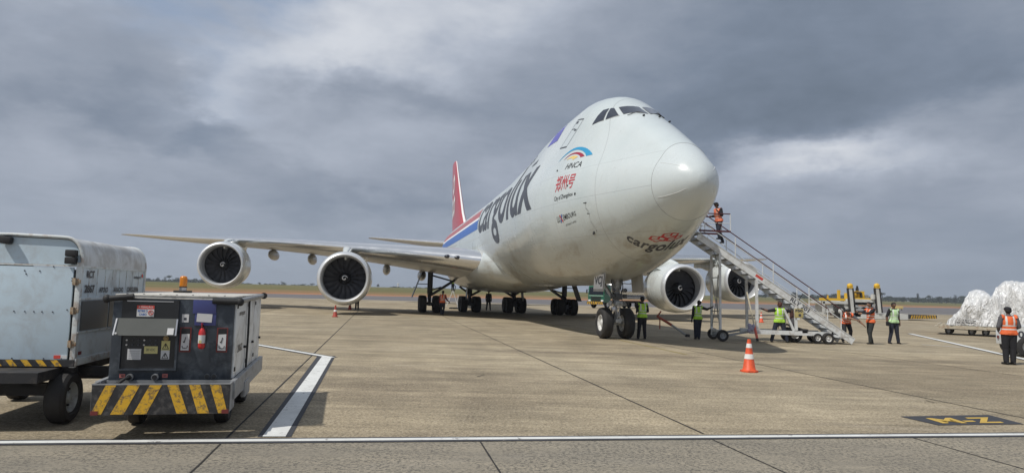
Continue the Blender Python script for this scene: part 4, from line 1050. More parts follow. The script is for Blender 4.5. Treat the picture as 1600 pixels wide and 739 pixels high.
# extinguisher hangs on the front
o_ = gpu.matrix_basis.copy(); Mg = Matrix.Translation((-3.985, 8.225, 0)) @ Matrix.Rotation(HD, 4, 'Z')
ex = thing('fire_extinguisher', 'small red fire extinguisher hung between two pockets on the power unit front', 'extinguisher', Mg @ Vector((.33, -.075, 1.0)), HD)
ex.scale = (.82, .82, .95)
b = MB([M_XRED]); b.lathe([(.0, .001), (0, .03), (.015, .044), (.03, .048), (.20, .048), (.235, .036), (.255, .018), (.265, .016)], M_XRED, 24, 'Z'); b.build('cylinder_body', parent=ex)
b = MB([M_PAPY]); b.lathe([(.07, .0487), (.17, .0487)], M_PAPER, 24, 'Z'); b.box((-.012, -.0485, .09), (.035, .004, .035), M_PAPY); b.build('instruction_label', parent=ex)
b = MB([M_BLACK]); b.box((0, 0, .285), (.03, .05, .035), M_BLACK, bev=.005); b.beam((0, .02, .30), (0, -.08, .315), .018, .01, M_XRED); b.beam((0, .01, .29), (0, -.075, .285), .018, .008, M_XRED)
b.tube([(.02, 0, .28), (.06, -.01, .26), (.065, -.01, .15), (.06, -.02, .06)], .008, M_BLACK, 8); b.build('valve_head', parent=ex)

# ---------------------------------------------------------------- box trailer on the left
M_TRL = mat('trailer_sheet_pale_blue', (.54, .655, .735), .42, var=.06, scale=1.4, dirt=(.33, .30, .27), dirt_amt=.28, dirt_scale=3.2, coat=.1, bump=.12, bscale=2.2)
M_TRS = mat('trailer_side_sheet', (.62, .70, .74), .42, var=.08, scale=1.6, dirt=(.26, .24, .21), dirt_amt=.45, dirt_scale=3, bump=.12, bscale=3)
M_TRR = mat('trailer_roof_sheet', (.58, .60, .61), .45, var=.14, scale=2.2, dirt=(.27, .25, .22), dirt_amt=.6, dirt_scale=2.4, bump=.2, bscale=4)
M_TRIM = mat('trailer_trim', (.62, .66, .66), .45, var=.12, dirt=(.30, .18, .10), dirt_amt=.6, dirt_scale=9)
M_RUST = mat('rusty_hinge', (.34, .28, .20), .6, var=.25, dirt=(.26, .11, .04), dirt_amt=.8, dirt_scale=30)
M_MESHW = mat('smoky_window', (.085, .088, .09), .35, var=.35, scale=2.5, coat=.3)
trl = thing('box_trailer', 'pale blue box trailer with rounded roof and black stencilled side lettering', 'trailer', (-5.37, 8.61, 0), .185)
TW, TL = 1.62, 2.36
def roof_prof(inset=0.0, n=9):
    pts = [(-inset, 1.94)]
    for i in range(1, n+1):
        a = pi/2*i/n; pts.append((-.24+(.24-inset)*cos(a)**.8, 1.94+(.36-inset)*sin(a)**.85))
    return pts+[(-TW/2, 2.312-inset)]+[(-TW-x, z) for x, z in pts[::-1]]
b = MB([M_TRL]); b.box((-TW/2-.03, .02, 1.34), (TW-.12, .03, 1.17), M_TRL, bev=.008); 
for x, z in [(-.64, 1.87), (-.47, 1.87), (-.32, 1.93), (-.62, 1.83), (-.10, 1.79), (-.10, 1.76), (-.13, 1.40), (-.29, 1.37), (-.41, 1.37), (-.5, 1.37), (-.60, 1.37), (-.72, 1.37), (-.35, .80), (-.7, .80), (-.15, .8)]:
    b.cyl((x, .008, z), (x, -.002, z), .008, M_DGREY, 8)
dr = b.build('end_door', parent=trl)
b = MB([M_TRL]); pf = roof_prof(.03); b.prism([(x, .035, z) for x, z in pf], (0, .02, 0), M_TRL); b.build('end_panel', parent=trl)
b = MB([M_TRIM]);
b.box((-.03, .03, 1.34), (.06, .07, 1.30), M_TRIM, bev=.006); b.box((-TW+.03, .03, 1.34), (.06, .07, 1.30), M_TRIM, bev=.006)
b.box((-TW/2, .012, 1.945), (TW, .02, .022), M_TRIM)
rp = [(x, z) for x, z in roof_prof(.0)]
b.tube([(x, .015, z) for x, z in rp], .020, M_TRIM, 8); b.tube([(x, TL, z) for x, z in rp], .018, M_TRIM, 8)
b.box((.004, TL-.03, 1.32), (.02, .06, 1.22), M_TRIM); b.box((.004, TL/2, 1.94), (.016, TL, .018), M_TRIM); b.box((.004, TL/2, 1.535), (.014, TL, .025), M_TRIM); b.box((.004, TL/2, 1.12), (.014, TL, .02), M_TRIM)
b.build('body_frame', parent=trl)
b = MB([M_TRS])
b.box((-.012, TL/2, 1.34), (.02, TL-.04, 1.18), M_TRS); b.box((-TW+.012, TL/2, 1.34), (.02, TL-.04, 1.18), M_TRS); b.box((-TW/2, TL-.02, 1.34), (TW-.05, .02, 1.18), M_TRS); b.box((-TW/2, TL/2, .735), (TW-.05, TL-.06, .03), M_CHAS)
for i in range(9): b.box((.001, .25+i*.26, 1.74), (.006, .010, .36), M_TRIM)
b.build('side_wall', parent=trl)
b = MB([M_MESHW]); b.box((.002, .5, 1.325), (.012, .86, .37), M_MESHW); b.box((.002, 1.62, 1.325), (.012, 1.30, .37), M_MESHW); b.build('side_window', parent=trl)
b = MB([M_TRR]); fr_ = [Vector((x, .03, z)) for x, z in rp]; ba_ = [Vector((x, TL-.01, z)) for x, z in rp]; n_ = 12
rows = []
for j in range(n_+1):
    t = j/n_; rows.append([a.lerp(c, t)+Vector((0, 0, .006*noise.noise(Vector((i*.5, j*.7, 3))))) for i, (a, c) in enumerate(zip(fr_, ba_))])
vs = [p for r in rows for p in r]; m_ = len(fr_); b.add(vs, [(j*m_+i, j*m_+i+1, (j+1)*m_+i+1, (j+1)*m_+i) for j in range(n_) for i in range(m_-1)], None, True)
b.build('roof', parent=trl)
for z in (1.75, 1.39, .98):
    b = MB([M_RUST]); b.box((-.055, -.008, z), (.07, .02, .085), M_RUST, bev=.004); b.cyl((-.05, -.025, z-.045), (-.05, -.025, z+.045), .012, M_RUST, 10); b.box((-.02, -.008, z), (.05, .018, .05), M_RUST, bev=.003); b.build('hinge', parent=trl)
b = MB([M_RUB])
for z in (2.10, 2.01): b.box((-.115, -.03, z), (.12, .10, .085), M_RUB, bev=.015)
b.build('rubber_block', parent=trl)
b = MB([M_RUB]); b.box((-.86, -.02, 2.235), (.13, .09, .09), M_RUB, bev=.02, rot=Matrix.Rotation(.1, 3, 'Y')); b.build('rubber_block', parent=trl)
b = MB([M_RSTK]); b.box((-.20, .002, .82), (.075, .008, .04), M_RSTK); b.box((-.125, .002, .82), (.07, .008, .04), M_PAPER); b.build('reflector', parent=trl)
b = MB([M_DRED]); b.box((.006, .12, .86), (.008, .08, .04), M_DRED); b.build('reflector', parent=trl)
b = MB([M_STRB]); b.box((-TW/2, -.005, .745), (TW, .03, .085), M_STRB); bs = b.build('warning_strip', parent=trl)
b = MB([M_STRY])
for i in range(9):
    x = -.13-.165*i; b.prism([(x, -.021, .71), (x-.075, -.021, .71), (x-.135, -.021, .785), (x-.06, -.021, .785)], (0, -.002, 0), M_STRY)
b.build('yellow_stripes', parent=bs)
b = MB([M_TRIM]); b.box((.0, TL/2, .755), (.03, TL, .09), M_TRIM, bev=.006); b.build('side_sill', parent=trl)
q = lambda ya, yb, za, zb: [(.006, ya, za), (.006, yb, za), (.006, yb, zb), (.006, ya, zb)]
for wd, ya, yb, za, zb, bo_ in (('RCT', .16, .40, 1.80, 1.895, .04), ('2867', .12, .43, 1.61, 1.715, .04), ('APOIO', .58, .88, 1.615, 1.685, .03), ('AVIACAO', 1.08, 1.45, 1.615, 1.685, .03), ('CARGUEIRA', 1.60, 2.08, 1.615, 1.69, .03), ('swissport', 1.86, 2.16, 1.80, 1.86, .035)):
    t = MB(); text_on(t, wd, q(ya, yb, za, zb), M_DGREY, bold=bo_); t.build('side_lettering', parent=trl)
t = MB(); t.box((.006, 2.22, 1.86), (.003, .05, .05), M_RSTK, rot=Matrix.Rotation(.6, 3, 'X')); t.build('side_emblem', parent=trl)
b = MB([M_CHAS]); b.box((-TW/2, .9, .63), (TW*.8, 2.9, .12), M_CHAS); b.box((-TW/2, .12, .665), (TW-.04, .1, .1), M_CHAS); b.beam((-TW+.15, .1, .42), (-.1, .1, .42), .12, .15, M_CHAS); b.box((-.52, .1, .55), (.16, .12, .22), M_CHAS); b.box((-.95, .1, .55), (.12, .12, .22), M_CHAS)
b.beam((-TW+.15, 2.0, .36), (-.1, 2.0, .36), .1, .1, M_CHAS)
b.beam((-.25, .5, .60), (1.02, .62, .58), .09, .12, M_CHAS); b.box((.55, .58, .60), (.10, .16, .20), M_CHAS, bev=.01); b.box((.80, .60, .63), (.12, .14, .1), M_CHAS, bev=.01)
ch = b.build('chassis', parent=trl)
b = MB([mat('hanging_strap', (.30, .12, .05), .8)]); b.box((.36, .5, .475), (.22, .08, .05), None, rot=Matrix.Rotation(.25, 3, 'Y'), bev=.02); b.tube([(.28, .5, .52), (.36, .5, .56), (.44, .5, .47)], .012, None, 6); b.build('safety_chain_loop', parent=trl)
for y in (.10, 2.0):
    for x in (-.13, -TW+.13): small_wheel(trl, (x, y, .318), .318, .22, hub=mat('trailer_wheel_rim', (.34, .36, .36), .5, var=.2, dirt=(.12, .1, .09), dirt_amt=.5, dirt_scale=8))
# ================================================================== PASSENGER STEPS
M_STW = mat('steps_white_paint', (.70, .72, .72), .4, var=.1, scale=2.5, dirt=(.30, .24, .18), dirt_amt=.45, dirt_scale=4)
M_STG = mat('steps_grey_tread', (.30, .31, .31), .55, var=.15, scale=3, dirt=(.15, .14, .12), dirt_amt=.5)
M_HRL = mat('dark_red_handrail', (.085, .018, .02), .4, var=.2)
NY, FY = 28.30, 29.50
stp = thing('mobile_steps', 'white mobile boarding steps with dark red handrails reaching the forward door', 'boarding steps', (8.6, NY, 0))
o0 = Vector((8.6, NY, 0))
def SP(u, v, y=NY):
    """point in the steps' own frame on the plane y"""
    return D(u, v, y)-o0
t0 = SP(1090, 368); t1 = SP(1333, 533.5); t1.z = max(t1.z, .12)
dirs = (t1-t0).normalized(); sl = (t1.z-t0.z)/(t1.x-t0.x)
FD = Vector((0, FY-NY, 0))
for k in (0, 1):
    b = MB([M_STW]); o = FD*k; b.beam(t0+o, t1+o, .07, .27, M_STW); b.beam(t0+o+Vector((0, 0, .15)), t1+o+Vector((0, 0, .15)), .11, .025, M_STW); s_ = b.build('stringer', parent=stp)
    if k == 0:
        t = MB(); a = t0.lerp(t1, .60)+Vector((0, -.042, 0)); c = t0.lerp(t1, .715)+Vector((0, -.042, 0)); up = Vector((-dirs.z, 0, dirs.x))*.085
        text_on(t, 'RLY 201', [a-up, c-up, c+up, a+up], M_DGREY, bold=.02)
        t.build('stencil_lettering', parent=s_); t = MB(); a = t0.lerp(t1, .375)+Vector((0, -.042, 0)); c = t0.lerp(t1, .42)+Vector((0, -.042, 0)); t.add([a-up*.6, c-up*.6, c+up*.6, a+up*.6], [(0, 1, 2, 3)], M_RSTK); t.build('red_label', parent=s_)
NT_ = 21
for i in range(NT_):
    f = (i+.6)/NT_; p = t0.lerp(t1, f); b = MB([M_STG]); b.box((p.x, (FY-NY)/2, p.z-.01), (.27, FY-NY-.07, .035), M_STG); b.box((p.x+.125, (FY-NY)/2, p.z-.015), (.02, FY-NY-.08, .05), M_STW); b.build('tread', parent=stp)
b = MB([M_STG])        # soffit
a, c = t0+Vector((0, .05, -.17)), t1+Vector((-.3, .05, -.02)); e_ = FD-Vector((0, .1, 0)); b.add([a, c, c+e_, a+e_], [(0, 1, 2, 3)]); 
# landing
px0, px1 = t0.x-.65, t0.x+.15; pz = t0.z+.10
b = MB([M_STG]); b.box(((px0+px1)/2, (FY-NY)/2, pz), (px1-px0, FY-NY+.1, .08), M_STG); b.build('landing', parent=stp)
# handrails: near and far
hr0n, hr1n = SP(1101, 341), SP(1334, 494)
lean = Vector((0, 0, .98))
for k in (0, 1):
    o = FD*k; b = MB([M_HRL])
    A = t0+o+Vector((.1, 0, 1.02)); B_ = t0.lerp(t1, .93)+o+Vector((0, 0, .98)); b.tube([A+Vector((-.35, 0, .12)), A, B_, B_+Vector((.12, 0, -.25))], .022, M_HRL, 8); b.build('handrail', parent=stp)
    b = MB([M_STW]); b.tube([t0+o+Vector((.1, 0, .62)), t0.lerp(t1, .93)+o+Vector((0, 0, .56))], .018, M_STW, 8)
    for f in (.02, .245, .49, .72, .925): p = t0.lerp(t1, f)+o; b.tube([p+Vector((0, 0, .1)), p+Vector((0, 0, .99))], .020, M_STW, 8)
    if k: 
        for f in (.12, .36, .6, .83): p = t0.lerp(t1, f)+o; b.tube([p+Vector((0, 0, .1)), p+Vector((0, 0, .6))], .014, M_STW, 8)
    b.build('rail_post', parent=stp)
# guard frame at the top
for k in (0, 1):
    b = MB([M_STW]); o = Vector((0, (FY-NY)*k, 0)); a0, a1, a2, a3 = [SP(*q)+o for q in ((1104, 333.5), (1141, 334.5), (1141.5, 362), (1092, 360))]
    b.tube([a0, a1], .024, M_HRL, 8); b.tube([a1, a2], .020, M_STW, 8); b.beam(a3, a2, .06, .07, M_HRL); b.tube([SP(1101, 348)+o, SP(1141, 349.5)+o], .014, M_STW, 8); b.tube([SP(1101, 348)+o, SP(1101.5, 361)+o], .016, M_STW, 8); b.tube([SP(1097, 352)+o, SP(1093, 361)+o], .014, M_STW, 8); b.build('guard_frame', parent=stp)
# legs, base frame, braces
def zt(x): return t0.z+sl*(x-t0.x)-.14
xl, xr, x3 = .02, SP(1183, 520).x, SP(1244, 500).x
BZ_ = .52
for x, w in ((xl, .09), (xr, .10), (x3, .10)):
    for k in (0, 1):
        b = MB([M_STW]); b.beam((x, k*(FY-NY), BZ_ if x > 0.5 else .20), (x-.03, k*(FY-NY), zt(x)), w, w, M_STW); b.build('support_post', parent=stp)
b = MB([M_STW])
xe = t1.x-.9
for k in (0, 1):
    y = k*(FY-NY); b.beam((xl+.0, y, .26), (xl+.35, y, .26), .09, .09, M_STG); b.beam((xl+.35, y, .26), (xr-.3, y, .42), .07, .09, M_STG); b.beam((xr-.3, y, .42), (xe, y, .40), .10, .17, M_STW)
for x in (xl, xr, x3, xe-.1): b.beam((x, 0, .40), (x, FY-NY, .40), .08, .1, M_STW)
b.build('base_frame', parent=stp)
b = MB([M_STG])
b.tube([(xl, 0, .5), (xl+.0, FY-NY, 2.6)], .018, M_STG, 6); b.tube([(xl, FY-NY, .5), (xl, 0, 2.6)], .018, M_STG, 6); b.tube([(xl+.02, 0, 2.7), (xl, FY-NY, 4.0)], .018, M_STG, 6)
b.tube([(xl, 0, 1.2), (xl, FY-NY, 1.2)], .022, M_STG, 6); b.tube([(xl, 0, 2.6), (xl, FY-NY, 2.6)], .022, M_STG, 6)
b.tube([(xl-.06, .1, .9), (xl-.12, .1, 1.9), (xl-.05, .15, 2.7)], .02, M_STG, 6)
b.build('cross_brace', parent=stp); b = MB([M_STG])
b.tube([(x3-.75, 0, .45), (x3-.05, FY-NY, 1.9)], .016, M_RUST, 6); b.tube([(x3-.05, FY-NY, .5), (x3-.75, 0, 1.7)], .016, M_RUST, 6)
b.beam((x3-.5, 0, 1.35), (x3-.1, 0, .50), .09, .09, M_STW); b.tube([(x3+.0, -.02, 1.55), (x3+.35, .2, 2.0)], .02, M_CHAS, 6); b.tube([(x3-.3, -.02, 1.5), (x3-.0, .0, 1.9)], .02, M_CHAS, 6)
b.build('cross_brace', parent=stp)
b = MB([M_PAPY]); b.box((x3+.08, -.08, 1.22), (.36, .03, .36), mat('tag_yellow', (.50, .42, .17), .6, dirt=(.2, .16, .08), dirt_amt=.4), bev=.01); pl_ = b
text_on(b, 'F50', [(x3-.07, -.098, 1.26), (x3+.23, -.098, 1.26), (x3+.23, -.098, 1.38), (x3-.07, -.098, 1.38)], M_DGREY, bold=.05); b.box((x3+.11, -.097, 1.14), (.1, .004, .1), M_DGREY); b.box((x3+.06, -.06, 1.0), (.12, .05, .1), M_STW)
b.build('number_plate', parent=stp)
for c_, r in (((.10, -.06, .235), .235), ((.10, FY-NY+.06, .235), .235)):
    b = MB(); cc = c_
    prof = [(-.075, r*.55), (-.085, r*.7), (-.08, r*.9), (-.05, r), (.05, r), (.08, r*.9), (.085, r*.7), (.075, r*.55)]; b.lathe(prof, M_TYRE, 26, 'Y', cc); w_ = b.build('wheel', parent=stp)
    h = MB(); h.lathe([(-.07, r*.56), (-.04, r*.45), (-.02, r*.25), (-.06, r*.2), (-.065, .001)], M_STG, 20, 'Y', cc); h.build('wheel_rim', parent=w_)
xw = 12.97-8.6
for c_, r in (((xw, -.12, .23), .23), ((xw-.38, .02, .23), .20), ((xw-1.1, .55, .33), .33), ((xw, FY-NY+.1, .23), .23), ((xw-1.1, FY-NY, .3), .30)):
    b = MB(); cc = c_
    prof = [(-.085, r*.55), (-.10, r*.7), (-.095, r*.9), (-.06, r), (.06, r), (.095, r*.9), (.10, r*.7), (.085, r*.55)]; b.lathe(prof, M_TYRE, 26, 'Y', cc); w_ = b.build('wheel', parent=stp)
    h = MB(); h.lathe([(-.08, r*.56), (-.05, r*.48), (-.03, r*.28), (-.07, r*.2), (-.075, .001)], M_HUB, 20, 'Y', cc); h.build('wheel_rim', parent=w_)
b = MB([M_CHAS]); b.box((xw-.35, .3, .42), (1.3, .5, .12), M_CHAS); b.beam((xw-1.6, .1, .75), (xw-.6, .2, .45), .08, .08, M_CHAS); b.box((xw-.9, .1, .48), (.3, .3, .2), M_CHAS, bev=.04); b.beam((xw+.0, -.02, .33), (xw+.95, -.02, .33), .05, .05, M_STW); b.box((xw+.62, 0, .40), (.16, .08, .25), M_STW)
b.build('undercarriage', parent=stp)
# loose pole with a red sleeve leaning at the frame
b = MB([mat('pole_cream', (.62, .56, .42), .5)]); p0, p1 = D(1184, 533, 28.0), D(1167, 456, 28.3); m1 = p0.lerp(p1, .30); m2 = p0.lerp(p1, .06)
b.tube([m1, p1], .030, None, 8); b.tube([m2, m1], .055, mat('red_sleeve', (.72, .16, .12), .6), 8); b.tube([p0, m2], .05, M_BLACK, 8)
tag(b.build('prop_pole'), 'cream pole with a red and black foot leaning on the middle of the steps frame', 'pole')
b = MB([mat('lilac_rag', (.34, .33, .44), .9, var=.3, scale=12)]); 
for i in range(7): b.ellipsoid(D(1170+random.random()*9, 508+random.random()*9, 28.05), (.07, .06, .10), None, 8, 5)
tag(b.build('cloth_bundle'), 'lilac cloth bundle tied to the lower frame of the steps', 'cloth')
# tow bar lying right of the nose gear
tb = thing('tow_bar', 'grey and red tow bar resting on the ground right of the nose wheels', 'tow bar', G(1075, 526)); o1 = G(1075, 526)
TP = lambda u, v, y: D(u, v, y)-o1
b = MB([M_STG]); b.tube([TP(1073, 524, 28.6), TP(1050, 508, 29.1)], .045, M_STG, 10); b.box(TP(1074, 524, 28.6), (.16, .2, .12), M_CHAS, bev=.02); b.build('bar', parent=tb)
b = MB([mat('tow_bar_red', (.33, .07, .04), .5, var=.2)]); b.tube([TP(1050, 508, 29.1), TP(1027, 494, 29.6)], .055, None, 10); b.tube([TP(1027, 494, 29.6), TP(1033, 486, 29.6)], .03, None, 8); b.tube([TP(1031, 497, 29.5), TP(1031, 514, 29.5)], .025, None, 8); b.build('tow_head', parent=tb)
# cones
M_CORN = mat('cone_orange', (.75, .10, .03), .5, var=.1, dirt=(.2, .06, .03), dirt_amt=.35, dirt_scale=9); M_CORD = mat('cone_dull_red', (.36, .05, .03), .6, var=.15); M_REFL = mat('cone_white_band', (.80, .80, .78), .5, dirt=(.4, .38, .36), dirt_amt=.3, dirt_scale=10)
def cone(loc, h, m, label, bands=((.42, .58), (.72, .86))):
    t = thing('traffic_cone', label, 'traffic cone', loc, group='traffic cones on the apron')
    r = lambda k: h*(.205-.155*k)
    b = MB([m]); b.prism([(h*.27*cos(a), h*.27*sin(a), 0) for a in [pi/8+pi/4*i for i in range(8)]], (0, 0, h*.05), m)
    b.lathe([(h*.045, h*.235), (h*.07, h*.21), (h*.09, r(.09)), (h*.95, r(.95)), (h, h*.05), (h, h*.03), (h*.95, h*.025)], m, 24, 'Z'); b.build('cone_body', parent=t)
    for a, c in bands: b = MB([M_REFL]); b.lathe([(h*a, r(a)+.004), (h*c, r(c)+.004)], M_REFL, 24, 'Z'); b.build('reflective_band', parent=t)
    return t
cone(G(1170.5, 580.5), .78, M_CORN, 'large orange cone with two white bands standing alone in the right foreground', ((.40, .55), (.74, .87)))
cone(G(1189.5, 503.5), .76, M_CORN, 'orange cone with a white band seen behind the steps legs', ((.42, .60), (.76, .86)))
cone(G(523.5, 495), .70, M_CORD, 'dull red cone with a white band below the inner left engine', ((.45, .62),))
cone(G(546.5, 483.5), .70, M_CORD, 'small far dull red cone next to the person behind the inner left engine', ((.5, .64),))
# ================================================================== PEOPLE
M_SKIN = mat('skin_brown', (.16, .085, .055), .6, var=.08); M_SKIN2 = mat('skin_tan', (.30, .17, .11), .6, var=.08)
M_HAIRB = mat('dark_hair', (.012, .010, .010), .7, var=.2, scale=30); M_HAIRR = mat('reddish_hair', (.09, .03, .02), .7, var=.2, scale=30)
M_NAVY = mat('navy_cloth', (.020, .024, .040), .85, var=.25, scale=7, bump=.3, bscale=14); M_BLKC = mat('black_cloth', (.014, .014, .018), .85, var=.25, scale=7, bump=.3, bscale=14)
M_GRYC = mat('grey_cloth', (.10, .10, .11), .85, var=.2, scale=7, bump=.3, bscale=14); M_OLV = mat('dark_work_trousers', (.030, .034, .034), .85, var=.2, scale=7, bump=.3, bscale=14)
M_SHOE = mat('black_boots', (.012, .011, .011), .5); M_GLOVE = mat('black_gloves', (.012, .012, .013), .7)
M_BRN = mat('brown_cloth', (.10, .045, .04), .85, var=.2, scale=7)
def vest_mat(name, col, stripe=(.62, .64, .62), low=None):
    m = bpy.data.materials.new(name); m.use_nodes = True; T = NT(m.node_tree); b = T.n['Principled BSDF']
    at = T.node('ShaderNodeAttribute', attribute_name='vt'); s = T.sep(at.outputs['Vector'])
    t, sx = s[0], s[1]
    band = T.m('MAXIMUM', T.m('COMPARE', t, .24, .030), T.m('COMPARE', t, .43, .030))
    vert = T.m('MULTIPLY', T.m('COMPARE', T.m('ABSOLUTE', sx), .095, .022), T.m('GREATER_THAN', t, .46))
    f = T.m('MAXIMUM', band, vert)
    ob = T.node('ShaderNodeTexCoord').outputs['Object']
    c = T.vm('SCALE', T.mix(0.0, (*col, 1), (*col, 1)), T.rng(T.noise(ob, 9, 4, .6), .3, .7, .75, 1.12, False))
    T.l.new(T.mix(f, c, (*stripe, 1)), b.inputs['Base Color']); b.inputs['Roughness'].default_value = .7
    bn = T.node('ShaderNodeBump'); bn.inputs['Strength'].default_value = .5; bn.inputs['Distance'].default_value = .02
    T.put(bn.inputs['Height'], T.noise(ob, 12, 4, .6)); T.l.new(bn.outputs[0], b.inputs['Normal'])
    return m
M_VO = vest_mat('orange_vest', (.80, .15, .04)); M_VG = vest_mat('lime_vest', (.42, .72, .06)); M_VW = vest_mat('pale_green_vest', (.55, .80, .42), (.70, .74, .70)); M_VP = vest_mat('coral_vest', (.80, .20, .10), (.66, .42, .34))

def capsule(p, q, rp, rq, n=12, flat=1.0, side=None):
    """tapered capsule with rounded ends, optionally flattened across the side direction"""
    p, q = Vector(p), Vector(q); d = q-p; L_ = max(d.length, 1e-4); dn = d/L_
    a = side.copy() if side is not None else dn.cross(Vector((0, 1, 0)))
    a = a-dn*a.dot(dn)
    if a.length < 1e-3: a = dn.cross(Vector((1, 0, 0)))
    a.normalize(); b_ = dn.cross(a)
    prof = [(-rp*cos(t), rp*sin(t)) for t in (0.02, .5, 1.0)]+[(0, rp), (L_, rq)]+[(L_+rq*cos(t), rq*sin(t)) for t in (1.0, .5, .02)]
    vs = []
    for h, r in prof:
        for k in range(n):
            t = 2*pi*k/n; vs.append(p+dn*h+a*(r*cos(t))+b_*(r*sin(t)*flat))
    fs = [(i*n+k, i*n+(k+1) % n, (i+1)*n+(k+1) % n, (i+1)*n+k) for i in range(len(prof)-1) for k in range(n)]
    fs += [tuple(range(n))[::-1], tuple(range((len(prof)-1)*n, len(prof)*n))]
    return vs, fs
DEF = dict(pelvis=(0, 0, .95), chest=(0, -.01, 1.28), neck=(0, 0, 1.47), head=(0, -.02, 1.63),
           shL=(.18, 0, 1.41), elL=(.24, .02, 1.13), wrL=(.25, -.05, .88), shR=(-.18, 0, 1.41), elR=(-.24, .02, 1.13), wrR=(-.25, -.05, .88),
           hipL=(.09, 0, .93), knL=(.10, -.01, .50), anL=(.11, .02, .09), hipR=(-.09, 0, .93), knR=(-.10, -.01, .50), anR=(-.11, .02, .09), toe=(0, -1, 0), headdir=(0, -1, 0))
def person(label, loc, rz=0.0, H=1.75, pose=None, vest=M_VO, shirt=M_NAVY, trousers=M_NAVY, skin=M_SKIN, sleeve=True, cap=None, hair=M_HAIRB, gloves=False, group='ground crew', stout=1.14, vox=.017):
    J = {k: Vector(v) for k, v in {**DEF, **(pose or {})}.items()}
    root = thing('person', label, 'person', loc, rz, group)
    S = H/1.75; st = stout
    side = Vector((J['shL']-J['shR'])).normalized()
    caps = []   # p, q, rp, rq, tag, flat
    def c(a, b, ra, rb, tg, flat=1.0): caps.append((Vector(a), Vector(b), ra, rb, tg, flat))
    mid = (J['pelvis']+J['chest'])/2
    c(J['pelvis'], mid, .150*st, .140*st, 'torso', .72); c(mid, J['chest'], .140*st, .165*st, 'torso', .70); c(J['chest'], (J['shL']+J['shR'])/2-Vector((0, 0, .02)), .165*st, .125, 'torso', .68)
    c(J['shL'], J['shR'], .068, .068, 'torso'); c(J['neck']-Vector((0, 0, .07)), J['head']-(J['head']-J['neck'])*.35, .058, .052, 'skin')
    hd = (J['head']-J['neck']).normalized(); f = J['headdir'].normalized(); hc = J['head']
    c(hc+hd*.025+f*-.012, hc+hd*.025+f*.016, .088, .082, 'skin', 1.0); c(hc-hd*.055+f*.02, hc-hd*.02+f*.03, .052, .066, 'skin')
    c(hc-hd*.005+f*.092, hc+hd*.012+f*.084, .012, .010, 'skin')       # nose
    hs = f.cross(hd).normalized()
    for s in (-1, 1): c(hc+hs*s*.082-hd*.01, hc+hs*s*.088+hd*.015, .014, .016, 'skin')
    for s, n in ((1, 'L'), (-1, 'R')):
        sh, el, wr = J['sh'+n], J['el'+n], J['wr'+n]
        c(sh, el, .066*st, .052*st, 'shirt'); c(el, wr, .050*st, .033*st, 'shirt' if sleeve else 'skin')
        hp, kn, an = J['hip'+n], J['kn'+n], J['an'+n]
        c(hp, kn, .100*st, .074*st, 'trousers'); c(kn, an+Vector((0, 0, .02)), .070*st, .060*st, 'trousers')
        td = J['toe'].normalized(); c(an+Vector((0, 0, -.045))-td*.05, an+Vector((0, 0, -.055))+td*.14, .042, .034, 'shoe'); c(an+Vector((0, 0, .02)), an+Vector((0, 0, -.04)), .05, .045, 'shoe')
        hdn = (wr-el).normalized(); c(wr, wr+hdn*.075, .028, .036, 'hand', .6)
    c(J['pelvis'], J['pelvis']-Vector((0, 0, .06)), .145*st, .13*st, 'trousers', .78)
    bm = bmesh.new()
    for p, q, rp, rq, tg, fl in caps:
        vs, fs = capsule(p, q, rp, rq, 12, fl, side if tg in ('torso', 'trousers') and fl < 1 else None)
        bv = [bm.verts.new(v) for v in vs]
        for f_ in fs: bm.faces.new([bv[i] for i in f_])
    bmesh.ops.recalc_face_normals(bm, faces=bm.faces)
    me = bpy.data.meshes.new('body'); bm.to_mesh(me); bm.free()
    tmp = bpy.data.objects.new('body', me); COL.objects.link(tmp)
    md = tmp.modifiers.new('r', 'REMESH'); md.mode = 'VOXEL'; md.voxel_size = vox; md.use_smooth_shade = True
    sm = tmp.modifiers.new('s', 'SMOOTH'); sm.iterations = 3; sm.factor = .5
    bpy.context.view_layer.update()
    m2 = bpy.data.meshes.new_from_object(tmp.evaluated_get(bpy.context.evaluated_depsgraph_get()))
    bpy.data.objects.remove(tmp); bpy.data.meshes.remove(me)
    bm = bmesh.new(); bm.from_mesh(m2); bpy.data.meshes.remove(m2)
    mats = [shirt, trousers, skin, M_SHOE, M_GLOVE if gloves else skin]; idx = dict(torso=0, shirt=0, trousers=1, skin=2, shoe=3, hand=4)
    def near(pt):
        best = None
        for p, q, rp, rq, tg, fl in caps:
            d = q-p; t = max(0, min(1, (pt-p).dot(d)/max(d.length_squared, 1e-8))); dist = (pt-p-d*t).length-(rp*(1-t)+rq*t)
            if best is None or dist < best[0]: best = (dist, tg)
        return best[1]
    tags = {}
    belt = J['pelvis']; tdn = (J['neck']-J['pelvis']); tl = tdn.length; tdn = tdn/tl
    for f_ in bm.faces:
        f_.smooth = True; cc = f_.calc_center_median(); tg = near(cc)
        if tg == 'torso' and (cc-belt).dot(tdn) < .02: tg = 'trousers'
        f_.material_index = idx[tg]; tags[f_.index] = tg
